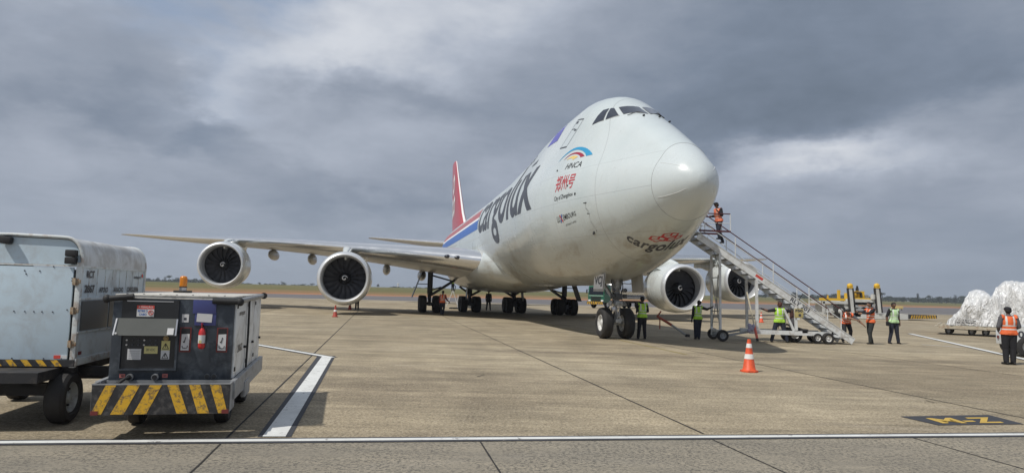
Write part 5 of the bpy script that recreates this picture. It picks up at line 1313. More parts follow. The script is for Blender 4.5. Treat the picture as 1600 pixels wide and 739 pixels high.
    # vest: a loose shell over the torso
    if vest:
        vb = bmesh.new(); vt = vb.verts.layers.float_vector.new('vt'); mp = {}
        bm.normal_update()
        for f_ in bm.faces:
            cc = f_.calc_center_median(); h = (cc-belt).dot(tdn)/tl
            sx = abs((cc-(J['shL']+J['shR'])/2).dot(side))
            if (tags[f_.index] == 'torso' or (tags[f_.index] == 'trousers' and (cc-belt).length < .235 and (cc-belt).z > -.10)) and -.10 < h < .96 and sx < .185*st and not (tags[f_.index] == 'trousers' and h > .12) or (tags[f_.index] == 'shirt' and h > .86 and sx < .2):
                nv = []
                for v in f_.verts:
                    if v.index not in mp:
                        h2 = (v.co-belt).dot(tdn)/tl; w = vb.verts.new(v.co+v.normal*(.018+.016*max(0, .35-h2)+.006*noise.noise(v.co*9))); w[vt] = Vector((h2*.9+.05, (v.co-belt).dot(side), 0)); mp[v.index] = w
                    nv.append(mp[v.index])
                try: q_ = vb.faces.new(nv); q_.smooth = True
                except ValueError: pass
        vm = bpy.data.meshes.new('vest'); vb.to_mesh(vm); vb.free(); vm.materials.append(vest)
        vo = bpy.data.objects.new('vest', vm); COL.objects.link(vo); vo.parent = root; vo.scale = (S, S, S)
    me = bpy.data.meshes.new('body')
    # fingers
    for s, n in ((1, 'L'), (-1, 'R')):
        el, wr = J['el'+n], J['wr'+n]; hdn = (wr-el).normalized(); sd = hdn.cross(side if abs(hdn.dot(side)) < .8 else Vector((0, 0, 1))).normalized(); nrm = hdn.cross(sd)
        base = wr+hdn*.085
        for k in range(4):
            o = sd*((k-1.5)*.019); l = (.070, .080, .076, .058)[k]
            a_ = base+o; m_ = a_+hdn*l*.55+nrm*.006*s; e_ = m_+hdn*l*.40+nrm*.022*s
            for p, q, r1, r2 in ((a_-hdn*.02, m_, .0095, .0085), (m_, e_, .0085, .007)):
                vs, fs = capsule(p, q, r1, r2, 6); bv = [bm.verts.new(v) for v in vs]
                for f_ in fs: g_ = bm.faces.new([bv[i] for i in f_]); g_.material_index = 4; g_.smooth = True
        th0 = wr+hdn*.035-sd*.026; th1 = th0+hdn*.035-sd*.028; th2 = th1+hdn*.028-sd*.006
        for p, q, r1, r2 in ((th0, th1, .0115, .010), (th1, th2, .010, .008)):
            vs, fs = capsule(p, q, r1, r2, 6); bv = [bm.verts.new(v) for v in vs]
            for f_ in fs: g_ = bm.faces.new([bv[i] for i in f_]); g_.material_index = 4; g_.smooth = True
    # eyes and mouth
    me.materials.clear()
    for m_ in mats: me.materials.append(m_)
    me.materials.append(M_WHT); me.materials.append(M_BLACK); me.materials.append(M_DRED)
    def blobb(c_, r, mi):
        vs, fs = capsule(c_-hs*r*.6, c_+hs*r*.6, r, r, 6); bv = [bm.verts.new(v) for v in vs]
        for f_ in fs: g_ = bm.faces.new([bv[i] for i in f_]); g_.material_index = mi
    for s in (-1, 1): blobb(hc+hs*s*.032+f*.086+hd*.022, .007, 5); blobb(hc+hs*s*.032+f*.092+hd*.022, .004, 6); blobb(hc+hs*s*.032+f*.090+hd*.042, .004, 6)
    blobb(hc+f*.082-hd*.042, .005, 7); blobb(hc+f*.082-hd*.042+hs*.012, .0045, 7)
    bm.to_mesh(me); bm.free()
    bo = bpy.data.objects.new('body', me); COL.objects.link(bo); bo.parent = root; bo.scale = (S, S, S)
    R3 = Matrix((hs, f, hd)).transposed()
    b = MB(); 
    if cap:
        vs = []; b.ellipsoid(hc+hd*.05-f*.004, (.098, .108, .075), cap, 16, 10, rot=R3); b.add([hc+hd*.055+f*.09+hs*.07, hc+hd*.035+f*.175+hs*.045, hc+hd*.035+f*.175-hs*.045, hc+hd*.055+f*.09-hs*.07, hc+hd*.065+f*.09+hs*.07, hc+hd*.045+f*.175+hs*.045, hc+hd*.045+f*.175-hs*.045, hc+hd*.065+f*.09-hs*.07], [(0, 1, 2, 3), (7, 6, 5, 4), (0, 4, 5, 1), (1, 5, 6, 2), (2, 6, 7, 3)], cap)
        b.ellipsoid(hc+hd*.0-f*.035, (.090, .075, .085), hair, 14, 8, rot=R3); o = b.build('cap', parent=root)
    else:
        b.ellipsoid(hc+hd*.045-f*.018, (.096, .098, .085), hair, 16, 10, rot=R3); b.ellipsoid(hc+hd*.0-f*.04, (.090, .072, .085), hair, 14, 8, rot=R3); o = b.build('hair', parent=root)
    o.scale = (S, S, S)
    return root
def facing(dx, dy): return atan2(dx, -dy)      # turn so that the figure looks along (dx, dy)
P = G
STR = dict(hipL=(.10, 0, .90), knL=(.22, -.02, .50), anL=(.32, .0, .09), hipR=(-.10, 0, .90), knR=(-.20, .02, .50), anR=(-.30, .06, .09), pelvis=(0, 0, .91))
person('person in orange vest and dark cap, back turned, at the far right', P(1578, 569.5), facing(.25, 1), 1.74,
    dict(elL=(.27, .0, 1.14), wrL=(.20, -.20, 1.02), elR=(-.27, .0, 1.15), wrR=(-.22, -.20, 1.06), anL=(.10, .02, .09), anR=(-.09, .0, .09), head=(.0, -.03, 1.62), toe=(.5, -1, 0)), M_VO, M_GRYC, M_BLKC, cap=M_BLKC, sleeve=True, stout=1.28, vox=.014)
person('person in pale green vest facing the viewer, pouch at the hip, right of the steps', P(1397, 537), facing(.12, -1), 1.76,
    dict(knL=(.13, -.01, .50), anL=(.20, .0, .09), knR=(-.13, -.02, .50), anR=(-.21, .0, .09), wrR=(-.28, .02, .90), elR=(-.27, .06, 1.14), elL=(.26, .06, 1.14), wrL=(.27, .0, .90), hipL=(.10, 0, .92), hipR=(-.10, 0, .92)), M_VW, M_BLKC, M_NAVY, sleeve=False)
pb = MB([M_BLKC]); tagp = P(1387, 537); pb.box(tagp+Vector((-.02, -.08, .86)), (.14, .09, .17), M_BLKC, bev=.02); pb.tube([tagp+Vector((-.02, -.08, .94)), tagp+Vector((.1, -.06, 1.2)), tagp+Vector((.2, -.03, 1.45))], .012, M_BLKC, 6)
tag(pb.build('hip_pouch'), 'small black pouch hanging at the hip of the pale green vest wearer', 'pouch')
person('person in an orange vest standing side on and holding the handrail end of the steps', P(1361, 537.5), facing(-1, -.15), 1.76,
    dict(elR=(-.20, -.22, 1.30), wrR=(-.12, -.50, 1.33), elL=(.20, -.20, 1.28), wrL=(.12, -.46, 1.27), head=(0, -.05, 1.63), anL=(.09, -.10, .09), knL=(.09, -.10, .5), anR=(-.09, .10, .09), headdir=(-.1, -1, .1)), M_VO, M_BLKC, M_OLV, skin=M_SKIN2)
person('person in an orange vest bending forward at the foot of the steps', P(1330, 536)+Vector((0, .35, 0)), facing(-.15, -.9), 1.72,
    dict(pelvis=(-.02, .12, .90), chest=(.02, -.10, 1.16), neck=(-.03, -.26, 1.28), head=(-.06, -.36, 1.36), headdir=(-.3, -1, -.6), shL=(.16, -.22, 1.20), elL=(.34, -.34, 1.00), wrL=(.52, -.42, .82), shR=(-.2, -.18, 1.22), elR=(-.14, -.42, 1.10), wrR=(.16, -.52, 1.02),
         hipL=(.07, .12, .88), knL=(.12, -.10, .50), anL=(.14, .06, .09), hipR=(-.11, .12, .88), knR=(-.14, -.14, .50), anR=(-.16, .04, .09)), M_VO, M_GRYC, M_BLKC, sleeve=False, skin=M_SKIN2)
person('person in a lime vest with legs apart and both arms stretched between two steps posts', P(1218, 535), facing(.1, 1), 1.68,
    dict(STR, shL=(.19, 0, 1.38), elL=(.45, -.05, 1.33), wrL=(.66, -.12, 1.40), shR=(-.19, 0, 1.38), elR=(-.44, -.02, 1.34), wrR=(-.63, -.10, 1.36), chest=(0, 0, 1.25), head=(-.03, -.02, 1.60), headdir=(-.7, -.7, 0)), M_VG, M_BLKC, M_NAVY, sleeve=False, gloves=True, hair=M_HAIRR, stout=1.22)
person('person in dark red clothing half hidden behind the steps posts', P(1239, 531), facing(-1, -.2), 1.70,
    dict(elR=(-.2, -.2, 1.2), wrR=(-.18, -.42, 1.30)), None, M_BRN, M_GRYC, skin=M_SKIN)
person('person in a lime vest with one arm reaching to the left steps post', P(1090, 530), facing(-.1, 1), 1.64,
    dict(shL=(.18, 0, 1.42), elL=(.22, .0, 1.15), wrL=(.27, .0, .90), shR=(-.18, -.02, 1.42), elR=(-.45, -.06, 1.34), wrR=(-.66, -.12, 1.42), head=(-.06, -.02, 1.62), hipL=(.08, 0, .93), anL=(.09, .0, .09), anR=(-.06, .0, .09), knR=(-.07, 0, .5)), M_VG, M_BLKC, M_NAVY, gloves=True, hair=M_HAIRB)
person('person in a lime vest with back turned right behind the nose wheels', P(1003, 529.5), facing(-.15, 1), 1.72,
    dict(elL=(.22, .0, 1.16), wrL=(.18, -.2, 1.1), elR=(-.24, .0, 1.15), wrR=(-.20, -.22, 1.12), anL=(.16, .0, .09), knL=(.12, 0, .5), anR=(-.12, .03, .09)), M_VG, M_BLKC, M_BLKC, sleeve=True)
pstair = D(1122, 378.5, 28.95)
person('person in a coral vest and dark cap walking down from the top of the steps', pstair, facing(-.9, -.35), 1.70,
    dict(pelvis=(0, .04, .96), hipL=(.09, .04, .94), knL=(.10, -.05, .52), anL=(.10, -.02, .20), hipR=(-.09, .04, .94), knR=(-.10, .10, .50), anR=(-.10, .32, .06), head=(0, -.10, 1.62), neck=(0, -.05, 1.47), chest=(0, -.03, 1.28), elR=(-.24, .05, 1.18), wrR=(-.22, -.18, 1.15), elL=(.24, .02, 1.16), wrL=(.22, -.15, 1.30), headdir=(-.25, -1, -.15)), M_VP, M_BLKC, M_NAVY, cap=M_BLKC)
person('person in an orange vest standing beside the left main wheels', P(691, 492), facing(.2, 1), 1.72,
    dict(elR=(-.28, -.0, 1.14), wrR=(-.40, -.18, .98), anR=(-.05, 0, .09), anL=(.07, .02, .09)), M_VO, M_DRED, M_NAVY, vox=.02)
person('person in dark clothes standing between the two middle sets of main wheels', P(763, 485), facing(.3, -1), 1.84,
    dict(anL=(.17, 0, .09), knL=(.13, 0, .5), anR=(-.18, 0, .09), knR=(-.13, 0, .5)), None, M_BLKC, M_BLKC, vox=.02)
person('person in dark red top partly hidden behind the inner left engine', P(557.5, 483.5), facing(-.3, -1), 1.72, {}, None, M_DRED, M_BLKC, vox=.02)
# step ladder and the person on it
lp = G(705, 478); zs = (D(706, 455, lp.y)).z
lad = thing('step_ladder', 'white step ladder standing under the left wing root', 'ladder', (lp.x, lp.y, 0))
b = MB([M_STW])
for s in (-.22, .22): b.beam((-.55, s, 0), (.15, s*.8, zs+.1), .05, .05, M_STW); b.beam((.75, s, 0), (.15, s*.8, zs+.1), .05, .05, M_STW)
for i in range(7): t = (i+.6)/7; b.box((-.55+.7*t, 0, (zs+.1)*t), (.1, .42, .03), M_STW)
b.box((.15, 0, zs-.02), (.4, .4, .04), M_STW); b.tube([(.3, -.2, zs), (.42, -.2, zs+.55), (.2, -.2, zs+.8)], .03, M_CHAS, 6); b.tube([(.3, .2, zs), (.42, .2, zs+.55), (.2, .2, zs+.8)], .03, M_CHAS, 6)
b.build('ladder_frame', parent=lad)
person('person in dark clothes and yellow vest on the ladder under the left wing root', (lp.x+.1, lp.y, zs), facing(-.6, .8), 1.72,
    dict(elL=(.22, -.1, 1.6), wrL=(.18, -.2, 1.8), elR=(-.24, -.1, 1.55), wrR=(-.2, -.2, 1.75)), M_VG, M_BLKC, M_NAVY, vox=.02)
b = MB([M_STW]); q0 = G(715, 482); b.beam(q0, q0+Vector((0, 0, 1.35)), .07, .07, M_STW); b.box(q0+Vector((0, 0, .02)), (.3, .3, .04), M_CHAS); tag(b.build('marker_post'), 'thin white post between the left main wheels', 'post')
b = MB([M_CHAS]); q0 = G(709, 482.5)
for i in range(9): b.ellipsoid(q0+Vector((-.35+.09*i, .1*sin(i*2.1), .07+.03*(i % 2))), (.12, .1, .07), M_OLV, 8, 5)
tag(b.build('wheel_chock_heap'), 'low dark heap of chocks and rope lying near the white post', 'chocks')
# ================================================================== CARGO DOLLY, WRAPPED LOADS, TRACTOR
def wrap_mat():
    m = bpy.data.materials.new('wrap_plastic'); m.use_nodes = True; T = NT(m.node_tree); b = T.n['Principled BSDF']
    ob = T.node('ShaderNodeTexCoord').outputs['Object']; x, y, z = T.sep(ob)
    w = T.noise(T.comb(T.m('MULTIPLY', x, 2.6), T.m('MULTIPLY', y, 2.6), T.m('MULTIPLY', z, 1.2)), 1.1, 5, .55, 1.2)
    fold = T.m('ABSOLUTE', T.m('SUBTRACT', w, .5))
    c = T.ramp(fold, [(0, (.66, .68, .69)), (.012, (.84, .86, .87)), (.05, (.90, .91, .92)), (.12, (.92, .93, .94))])
    cargo = T.m('MULTIPLY', T.rng(T.noise(ob, 1.9, 7, .7, .8), .54, .62), T.rng(z, 1.7, .9))
    c = T.mix(T.m('MULTIPLY', cargo, .45), c, (.34, .33, .29))
    T.l.new(c, b.inputs['Base Color']); b.inputs['Roughness'].default_value = .28; b.inputs['Coat Weight'].default_value = .3
    bn = T.node('ShaderNodeBump'); bn.inputs['Strength'].default_value = 1.0; bn.inputs['Distance'].default_value = .10
    T.put(bn.inputs['Height'], T.m('MULTIPLY', fold, 4.0)); T.l.new(bn.outputs[0], b.inputs['Normal'])
    return m
M_WRAP = wrap_mat(); M_DOL = mat('dolly_cream_paint', (.46, .42, .33), .6, var=.15, dirt=(.25, .14, .08), dirt_amt=.6, dirt_scale=4)
M_BLKW = mat('netting_dark', (.05, .05, .055), .8)
DYO = 40.0; dl = D(1466, 512, DYO); dx0 = dl.x
dol = thing('cargo_dolly', 'long cream cargo dolly carrying plastic wrapped pallets at the right', 'cargo dolly', (dx0, DYO, 0), -.62)
dol.scale = (.82, 1, 1)
b = MB([M_DOL]); b.box((3.5, 1.3, .50), (7.0, 2.6, .09), M_DOL, bev=.01); b.box((3.5, 0, .44), (7.0, .08, .18), M_DOL); b.box((3.5, 2.6, .44), (7.0, .08, .18), M_DOL); b.box((-.1, 1.3, .47), (.3, 2.4, .07), M_DOL); b.box((.0, 1.3, .58), (.12, 2.5, .10), M_DOL); b.box((.25, .05, .60), (.5, .06, .05), M_DOL); b.build('deck', parent=dol)
b = MB([M_CHAS]); b.box((3.5, 1.3, .36), (6.4, 1.4, .14), M_CHAS)
for x in (.55, 1.9, 2.7, 5.2, 6.4): b.box((x, 1.3, .32), (.25, 1.6, .16), M_CHAS)
for i in range(22): b.cyl((.3+.3*i, .05, .565), (.3+.3*i, 2.5, .565), .04, M_SKIRT, 8)
b.build('chassis', parent=dol)
for x in (.60, 1.95, 2.75, 5.2, 6.4):
    for y in (.25, 2.35):
        b = MB(); r = .22; prof = [(-.09, r*.5), (-.10, r*.8), (-.06, r), (.06, r), (.10, r*.8), (.09, r*.5)]; b.lathe(prof, M_TYRE, 20, 'Y', (x, y, r)); w_ = b.build('wheel', parent=dol)
        h = MB(); h.lathe([(-.08, r*.5), (-.05, r*.3), (-.07, .001)], M_SKIRT, 14, 'Y', (x, y, r)); h.build('wheel_rim', parent=w_)
def wrapped(name, label, prof, y0, y1, seed, base):
    """load under sheeting: prof = (x, height) along the dolly, draped and creased"""
    t = thing(name, label, 'wrapped cargo', base, -.62); t.scale = (.82, 1, 1)
    b = MB([M_WRAP]); n, m_ = 110, 46; xs0, xs1 = prof[0][0], prof[-1][0]; grid = []
    top = lambda x: lin(prof, min(max(x, xs0), xs1))
    for j in range(m_+1):
        row = []
        for i in range(n+1):
            x = xs0+(xs1-xs0)*i/n; tt = j/m_
            h = top(x)
            # cross profile: front wall, rounded shoulder, flat top, back wall
            if tt < .42: k = tt/.42; y = y0+.22*(1-cos(k*pi/2))*.9+.10*k; z = h*sin(k*pi/2)**.55
            elif tt < .72: k = (tt-.42)/.30; y = y0+.32+(y1-y0-.64)*k; z = h*(1+.03*sin(k*9+seed))
            else: k = (tt-.72)/.28; y = y1-.32+.32*k; z = h*(1-k**2.2)
            q = Vector((x*1.1, y*1.1, z*.8+seed))
            d = .26*noise.noise(q*1.2)+.10*abs(noise.noise(q*2.1))+.11*abs(noise.noise(Vector((x*3.2+z*1.1, seed, y*1.5+z*.5))))+.05*abs(noise.noise(Vector((x*7-z*2.2, seed+4, y*2))))
            e_ = min(1, (x-xs0)/.4, (xs1-x)/.4)
            row.append(Vector((x+.06*noise.noise(q*3+Vector((5, 0, 0))), y-d*(1 if tt < .6 else -1)*(.4+.6*max(0, e_)), max(.0, z+d*.6*(1 if z > .1 else 0)))))
        grid.append(row)
    vs = [p for r in grid for p in r]; b.add(vs, [(j*(n+1)+i, j*(n+1)+i+1, (j+1)*(n+1)+i+1, (j+1)*(n+1)+i) for j in range(m_) for i in range(n)], None, True)
    o = b.build('plastic_sheet', parent=t)
    s = MB([M_BLKW])
    for zz in (.16, .30): s.tube([(xs0+.5+(xs1-xs0-.6)*i/30, y0-.06-.03*noise.noise(Vector((i*.4, zz, seed))), zz+.03*noise.noise(Vector((i*.5, seed, zz)))) for i in range(31)], .018, M_BLKW, 6)
    s.build('tie_strap', parent=t)
    s = MB([M_WHT])
    for i in range(18):
        xa = xs0+.5+(xs1-xs0-1.2)*random.random(); za = min(.5+.8*random.random(), .75*lin(prof, xa)); s.tube([(xa, y0-.10, za), (xa+.2*random.uniform(-1, 1), y0-.13, za*.5), (xa+.4*random.uniform(-1, 1), y0-.08, .03)], .012, M_WHT, 5)
    s.build('net_rope', parent=t); return t
random.seed(5)
bd = Vector((dx0, DYO, .56))
wrapped('wrapped_pallet', 'low mound of white plastic wrapped cargo at the left end of the dolly', [(.45, .03), (.8, .34), (1.1, .62), (1.35, .80), (1.6, 1.35), (1.85, 1.86), (2.2, 1.98), (2.65, 1.92), (3.0, 1.7), (3.3, 1.2), (3.6, .3)], .15, 2.3, 1.3, bd)
wrapped('wrapped_pallet', 'tall white plastic wrapped pallet behind the person at the far right', [(2.95, .5), (3.1, 1.55), (3.4, 2.1), (3.9, 2.38), (4.6, 2.45), (5.6, 2.42), (6.6, 2.3), (6.9, 1.6)], .1, 2.5, 4.1, bd)
# white tractor cut by the right edge
trc = thing('baggage_tractor', 'white tow tractor with a dark number cut off by the right edge of the picture', 'tow tractor', (G(1591, 558).x+1.62, G(1591, 558).y+.4, 0), -.3)
M_TW = mat('tractor_white', (.66, .68, .68), .35, var=.06, coat=.3, dirt=(.4, .37, .32), dirt_amt=.3)
b = MB([M_TW]); pr = [(-1.55, .38), (1.5, .38), (1.5, .95), (.3, 1.0), (.3, .6), (-.2, .6), (-.2, 1.12), (-1.4, 1.05), (-1.55, .85)]
b.prism([(x, -.75, z) for x, z in pr], (0, 1.5, 0), M_TW); bo = b.build('body', parent=trc)
t = MB(); text_on(t, '02', [(-1.38, -.757, .66), (-1.0, -.757, .66), (-1.0, -.757, .90), (-1.38, -.757, .90)], M_DGREY, bold=.03); t.build('fleet_number', parent=bo)
b = MB([M_TW])
for x in (-.25, 1.0):
    for y in (-.68, .68): b.beam((x, y, 1.0), (x+.05, y*.95, 1.78), .06, .06, M_TW)
b.box((.4, 0, 1.80), (1.5, 1.45, .07), M_TW, bev=.02); b.build('canopy', parent=trc)
b = MB([M_BLKC]); b.box((.55, 0, .78), (.45, 1.1, .14), M_BLKC, bev=.04); b.box((.8, 0, 1.05), (.12, 1.1, .45), M_BLKC, bev=.04); b.build('seat', parent=trc)
b = MB([M_DRED]); b.box((-1.57, .5, .62), (.02, .16, .1), M_DRED); b.box((-1.57, -.5, .62), (.02, .16, .1), M_DRED); b.build('tail_lamp', parent=trc)
for x in (-1.08, 1.0):
    for y in (-.70, .70):
        b = MB(); r = .36; prof = [(-.10, r*.55), (-.11, r*.8), (-.07, r), (.07, r), (.11, r*.8), (.10, r*.55)]; b.lathe(prof, M_TYRE, 28, 'Y', (x, y*1.03, r)); w_ = b.build('wheel', parent=trc)
        h = MB(); h.lathe([(-.09, r*.56), (-.05, r*.4), (-.02, r*.25), (-.06, r*.2), (-.07, .001)], M_GEAR, 20, 'Y', (x, y*1.03, r)); h.build('wheel_rim', parent=w_)
# ================================================================== CARGO LOADER IN THE DISTANCE
LY = 70.0
cl = D(1330, 495, LY); lo = Vector((cl.x, LY, 0)); ldr = thing('cargo_loader', 'white and yellow cargo loader with tall striped corner posts far behind the steps', 'cargo loader', lo)
M_LW = mat('loader_white', (.58, .59, .57), .5, var=.08, dirt=(.3, .28, .24), dirt_amt=.4); M_LY = mat('loader_yellow', (.72, .44, .03), .5, var=.1)
def LP(u, v): p = D(u, v, LY)-lo; return p
def lbox(mb, u0, v0, u1, v1, y0, y1, m):
    a, c = LP(u0, v1), LP(u1, v0); mb.box(((a.x+c.x)/2, (y0+y1)/2, (a.z+c.z)/2), (abs(c.x-a.x), y1-y0, abs(c.z-a.z)), m)
for u, ub in ((1328, 1332), (1370, 1374)):
    b = MB([M_LW]); a, c = LP(u, 450), LP(ub, 489); b.beam(a, c, .26, .3, M_LW); b.beam(a+Vector((-.19, -.02, 0)), c+Vector((-.19, -.02, 0)), .08, .32, M_CHAS); b.beam(a+Vector((.19, -.02, 0)), c+Vector((.19, -.02, 0)), .08, .32, M_CHAS); p_ = b.build('corner_post', parent=ldr)
    b = MB([M_LY]); b.ellipsoid(LP(u, 446.5), (.30, .25, .26), M_LY, 16, 8); b.box(LP(u, 449), (.42, .4, .15), M_LY); b.build('post_cap', parent=p_)
b = MB([M_LW]); lbox(b, 1286, 471, 1326, 474, 0, 3, M_LW); lbox(b, 1286, 471, 1289, 488, 0, .2, M_LW); lbox(b, 1290, 485, 1304, 488, 0, .2, M_LW); lbox(b, 1294, 476, 1303, 492, .2, 3, M_LW); lbox(b, 1318, 489, 1345, 494, 0, 3.2, M_LW); lbox(b, 1320, 470, 1326, 489, .1, 3, M_LW); lbox(b, 1338, 476, 1343, 489, .3, .6, M_LW); lbox(b, 1356, 478, 1360, 489, .3, .6, M_LW); b.build('chassis', parent=ldr)
b = MB([M_LW]); lbox(b, 1326, 468, 1372, 471.5, 0, 3.4, M_LW); lbox(b, 1332, 472, 1368, 476, .3, 3, M_CHAS); a_ = b; b.beam(LP(1333, 486), LP(1368, 476), .12, .2, M_GEAR); b.beam(LP(1333, 477), LP(1368, 486), .12, .2, M_GEAR); lbox(b, 1333, 479, 1368, 481, .4, 3, M_GEAR); b.build('lift_platform', parent=ldr)
b = MB([M_LW]); lbox(b, 1326, 491, 1419, 497, 0, 3.2, M_LW); lbox(b, 1340, 497, 1420, 498.5, .1, 3.1, M_CHAS); br_ = b.build('bridge_deck', parent=ldr)
b = MB([M_STRB]); a0, a1, a2, a3 = LP(1419, 498), LP(1463, 497.5), LP(1463, 492.5), LP(1421, 491.5)
b.prism([a0+Vector((0, -.1, 0)), a1+Vector((0, -.1, 0)), a2+Vector((0, -.1, 0)), a3+Vector((0, -.1, 0))], (0, 3, 0), M_STRB)
for i in range(11):
    u = 1422+i*3.8; k = 1.6 if u < 1442 else -1.6; b.prism([LP(u, 497.6)+Vector((0, -.101, 0)), LP(u+1.9, 497.6)+Vector((0, -.101, 0)), LP(u+1.9+k, 492.3)+Vector((0, -.101, 0)), LP(u+k, 492.3)+Vector((0, -.101, 0))], (0, -.01, 0), M_STRY)
b.build('chevron_plate', parent=ldr)
b = MB([M_LY]); lbox(b, 1282, 466.3, 1322, 469, .1, .3, M_LY); lbox(b, 1311.5, 453, 1314.5, 467, .2, .5, M_LY); lbox(b, 1295, 461, 1296, 467, .2, .4, M_LY); lbox(b, 1334, 466, 1366, 468, .1, .4, M_LY); b.build('guard_rail', parent=ldr)
b = MB([M_LY]); lbox(b, 1334, 458, 1342, 468, .5, 2, M_LY); lbox(b, 1346, 455, 1357, 468, .8, 2.2, M_LY); lbox(b, 1337, 456, 1350, 458.5, .6, 1.4, M_CHAS); lbox(b, 1350, 457, 1352, 466, .6, .8, M_CHAS); lbox(b, 1358, 461, 1362, 467, .6, 1.4, M_SKIRT); lbox(b, 1346, 450, 1349.5, 456, 1, 1.2, M_CHAS); lbox(b, 1346.8, 446.5, 1349, 450, 1.05, 1.18, M_CHAS); b.build('control_station', parent=ldr)
b = MB([M_LW]); b.cyl(LP(1364, 467.5), LP(1364, 460), .22, M_LW, 14); b.cyl(LP(1364, 460), LP(1364, 458.5), .12, M_GEAR, 12); b.build('fluid_tank', parent=ldr)
c_ = LP(1310.5, 485.5); b = MB(); r = .55; prof = [(-.14, r*.5), (-.16, r*.8), (-.1, r), (.1, r), (.16, r*.8), (.14, r*.5)]; b.lathe(prof, M_TYRE, 24, 'Y', (c_.x, -.3, c_.z)); w_ = b.build('wheel', parent=ldr)
b = MB([M_LW]); b.lathe([(-.12, r*.5), (-.2, r*.3), (-.22, .001)], M_LW, 16, 'Y', (c_.x, -.3, c_.z)); b.build('wheel_rim', parent=w_)
b = MB([M_LW]); b.beam(LP(1314, 487), LP(1334, 495.5), .3, .28, M_LW); b.build('outrigger', parent=ldr)
# taxiway sign board
sg = G(1402, 484.5); b = MB([M_LY]); sgn = thing('taxiway_sign', 'low yellow taxiway sign board beyond the person in the pale green vest', 'sign', sg); b.box((0, 0, .62), (2.6, .2, .62), mat('sign_yellow', (.70, .52, .20), .6), bev=.02); b.build('board', parent=sgn)
b = MB([M_CHAS]); 
for x in (-1, 1): b.box((x, 0, .17), (.1, .15, .34), M_CHAS)
b.build('sign_leg', parent=sgn)
# ================================================================== GREEN TANKER TRUCK BEHIND THE NOSE GEAR
M_GRN = mat('truck_green', (.012, .105, .06), .35, coat=.5, var=.08)
M_TANK = mat('tank_aluminium', (.62, .63, .64), .28, metal=.75, var=.06)
tko = G(931, 481.5); tk = thing('tanker_truck', 'green cabbed tanker truck with silver tank behind the nose gear', 'tanker truck', tko, -.72)
# local: x to the right of the cab front, y backwards
b = MB([M_GRN]); b.prism([(-1.22, 0, .75), (-1.22, .0, 1.55), (-1.22, .16, 2.75), (-1.22, .5, 2.98), (-1.22, 1.5, 2.98), (-1.22, 1.5, .75)], (2.44, 0, 0), M_GRN); cb = b.build('cab', parent=tk)
b = MB([M_GLS]); b.add([(-1.08, -.0, 1.72), (1.08, -.0, 1.72), (1.02, .13, 2.62), (-1.02, .13, 2.62)], [(0, 1, 2, 3)]); b.box((1.225, .85, 2.15), (.02, .7, .75), M_GLS); b.box((-1.225, .85, 2.15), (.02, .7, .75), M_GLS); b.build('windscreen', parent=cb)
b = MB([M_BLACK]); b.box((0, -.02, 1.30), (1.5, .05, .26), M_BLACK); b.box((0, -.03, 1.30), (.22, .02, .14), M_STEEL); b.box((0, -.02, 1.58), (2.2, .04, .08), mat('cab_pale_band', (.35, .5, .42), .5)); b.box((0, -.02, 1.0), (1.3, .05, .16), M_BLACK); b.build('grille', parent=cb)
for s in (-1, 1): b = MB([M_WHT]); b.box((s*.95, -.03, .98), (.34, .05, .2), M_WHT); b.build('headlight', parent=cb); b = MB([M_BLACK]); b.box((s*1.38, -.05, 2.1), (.14, .12, .5), M_BLACK, bev=.02); b.beam((s*1.22, .1, 2.4), (s*1.38, -.05, 2.3), .04, .04, M_BLACK); b.build('mirror', parent=cb)
b = MB([M_STRB]); b.box((0, -.12, .68), (2.5, .2, .34), M_STRB); bu = b.build('bumper', parent=tk)
b = MB([M_STRY])
for i in range(9): x = -1.2+.28*i; k = .12 if x < 0 else -.12; b.prism([(x, -.222, .5), (x+.14, -.222, .5), (x+.14+k, -.222, .86), (x+k, -.222, .86)], (0, -.01, 0), M_STRY)
b.build('stripe', parent=bu)
b = MB([M_CHAS]); b.box((0, 5.5, .85), (1.0, 10, .3), M_CHAS); b.box((1.0, 2.8, .8), (.4, 1.0, .5), M_SKIRT); b.build('chassis', parent=tk)
b = MB([M_TANK]); R_ = 1.15; rings = []
for y, k in [(2.5, .3), (2.52, .75), (2.7, .97), (2.9, 1), (5, 1), (8, 1), (10.3, 1), (10.55, .95), (10.7, .7), (10.72, .3)]:
    rings.append([(R_*k*1.08*cos(a), y, 2.25+R_*.88*k*sin(a)) for a in [2*pi*i/40 for i in range(40)]])
b.loft(rings, None, True); tn = b.build('tank', parent=tk)
b = MB([M_SKIRT]); b.box((0, 6.5, 3.30), (.6, 7.0, .06), M_SKIRT); b.box((1.0, 6.6, 1.42), (.5, 7.6, .3), M_SKIRT)
for y in (4.3, 6.4, 8.6): b.cyl((0, y, 3.2), (0, y, 3.42), .28, M_STEEL, 14)
b.build('walkway', parent=tn)
for y in (1.0, 8.3, 9.5):
    for s in (-1, 1):
        b = MB(); c2 = (s*1.0, y, .5); r, w = .5, .3; b.lathe([(-w*.4, r*.55), (-w*.5, r*.7), (-w*.5, r*.9), (-w*.3, r), (w*.3, r), (w*.5, r*.9), (w*.5, r*.7), (w*.4, r*.55)], M_TYRE, 26, 'X', c2); w_ = b.build('wheel', parent=tk)
        h = MB(); h.lathe([(s*w*.4, r*.56), (s*w*.2, r*.4), (s*w*.3, .001)], M_HUB, 18, 'X', c2); h.build('wheel_rim', parent=w_)
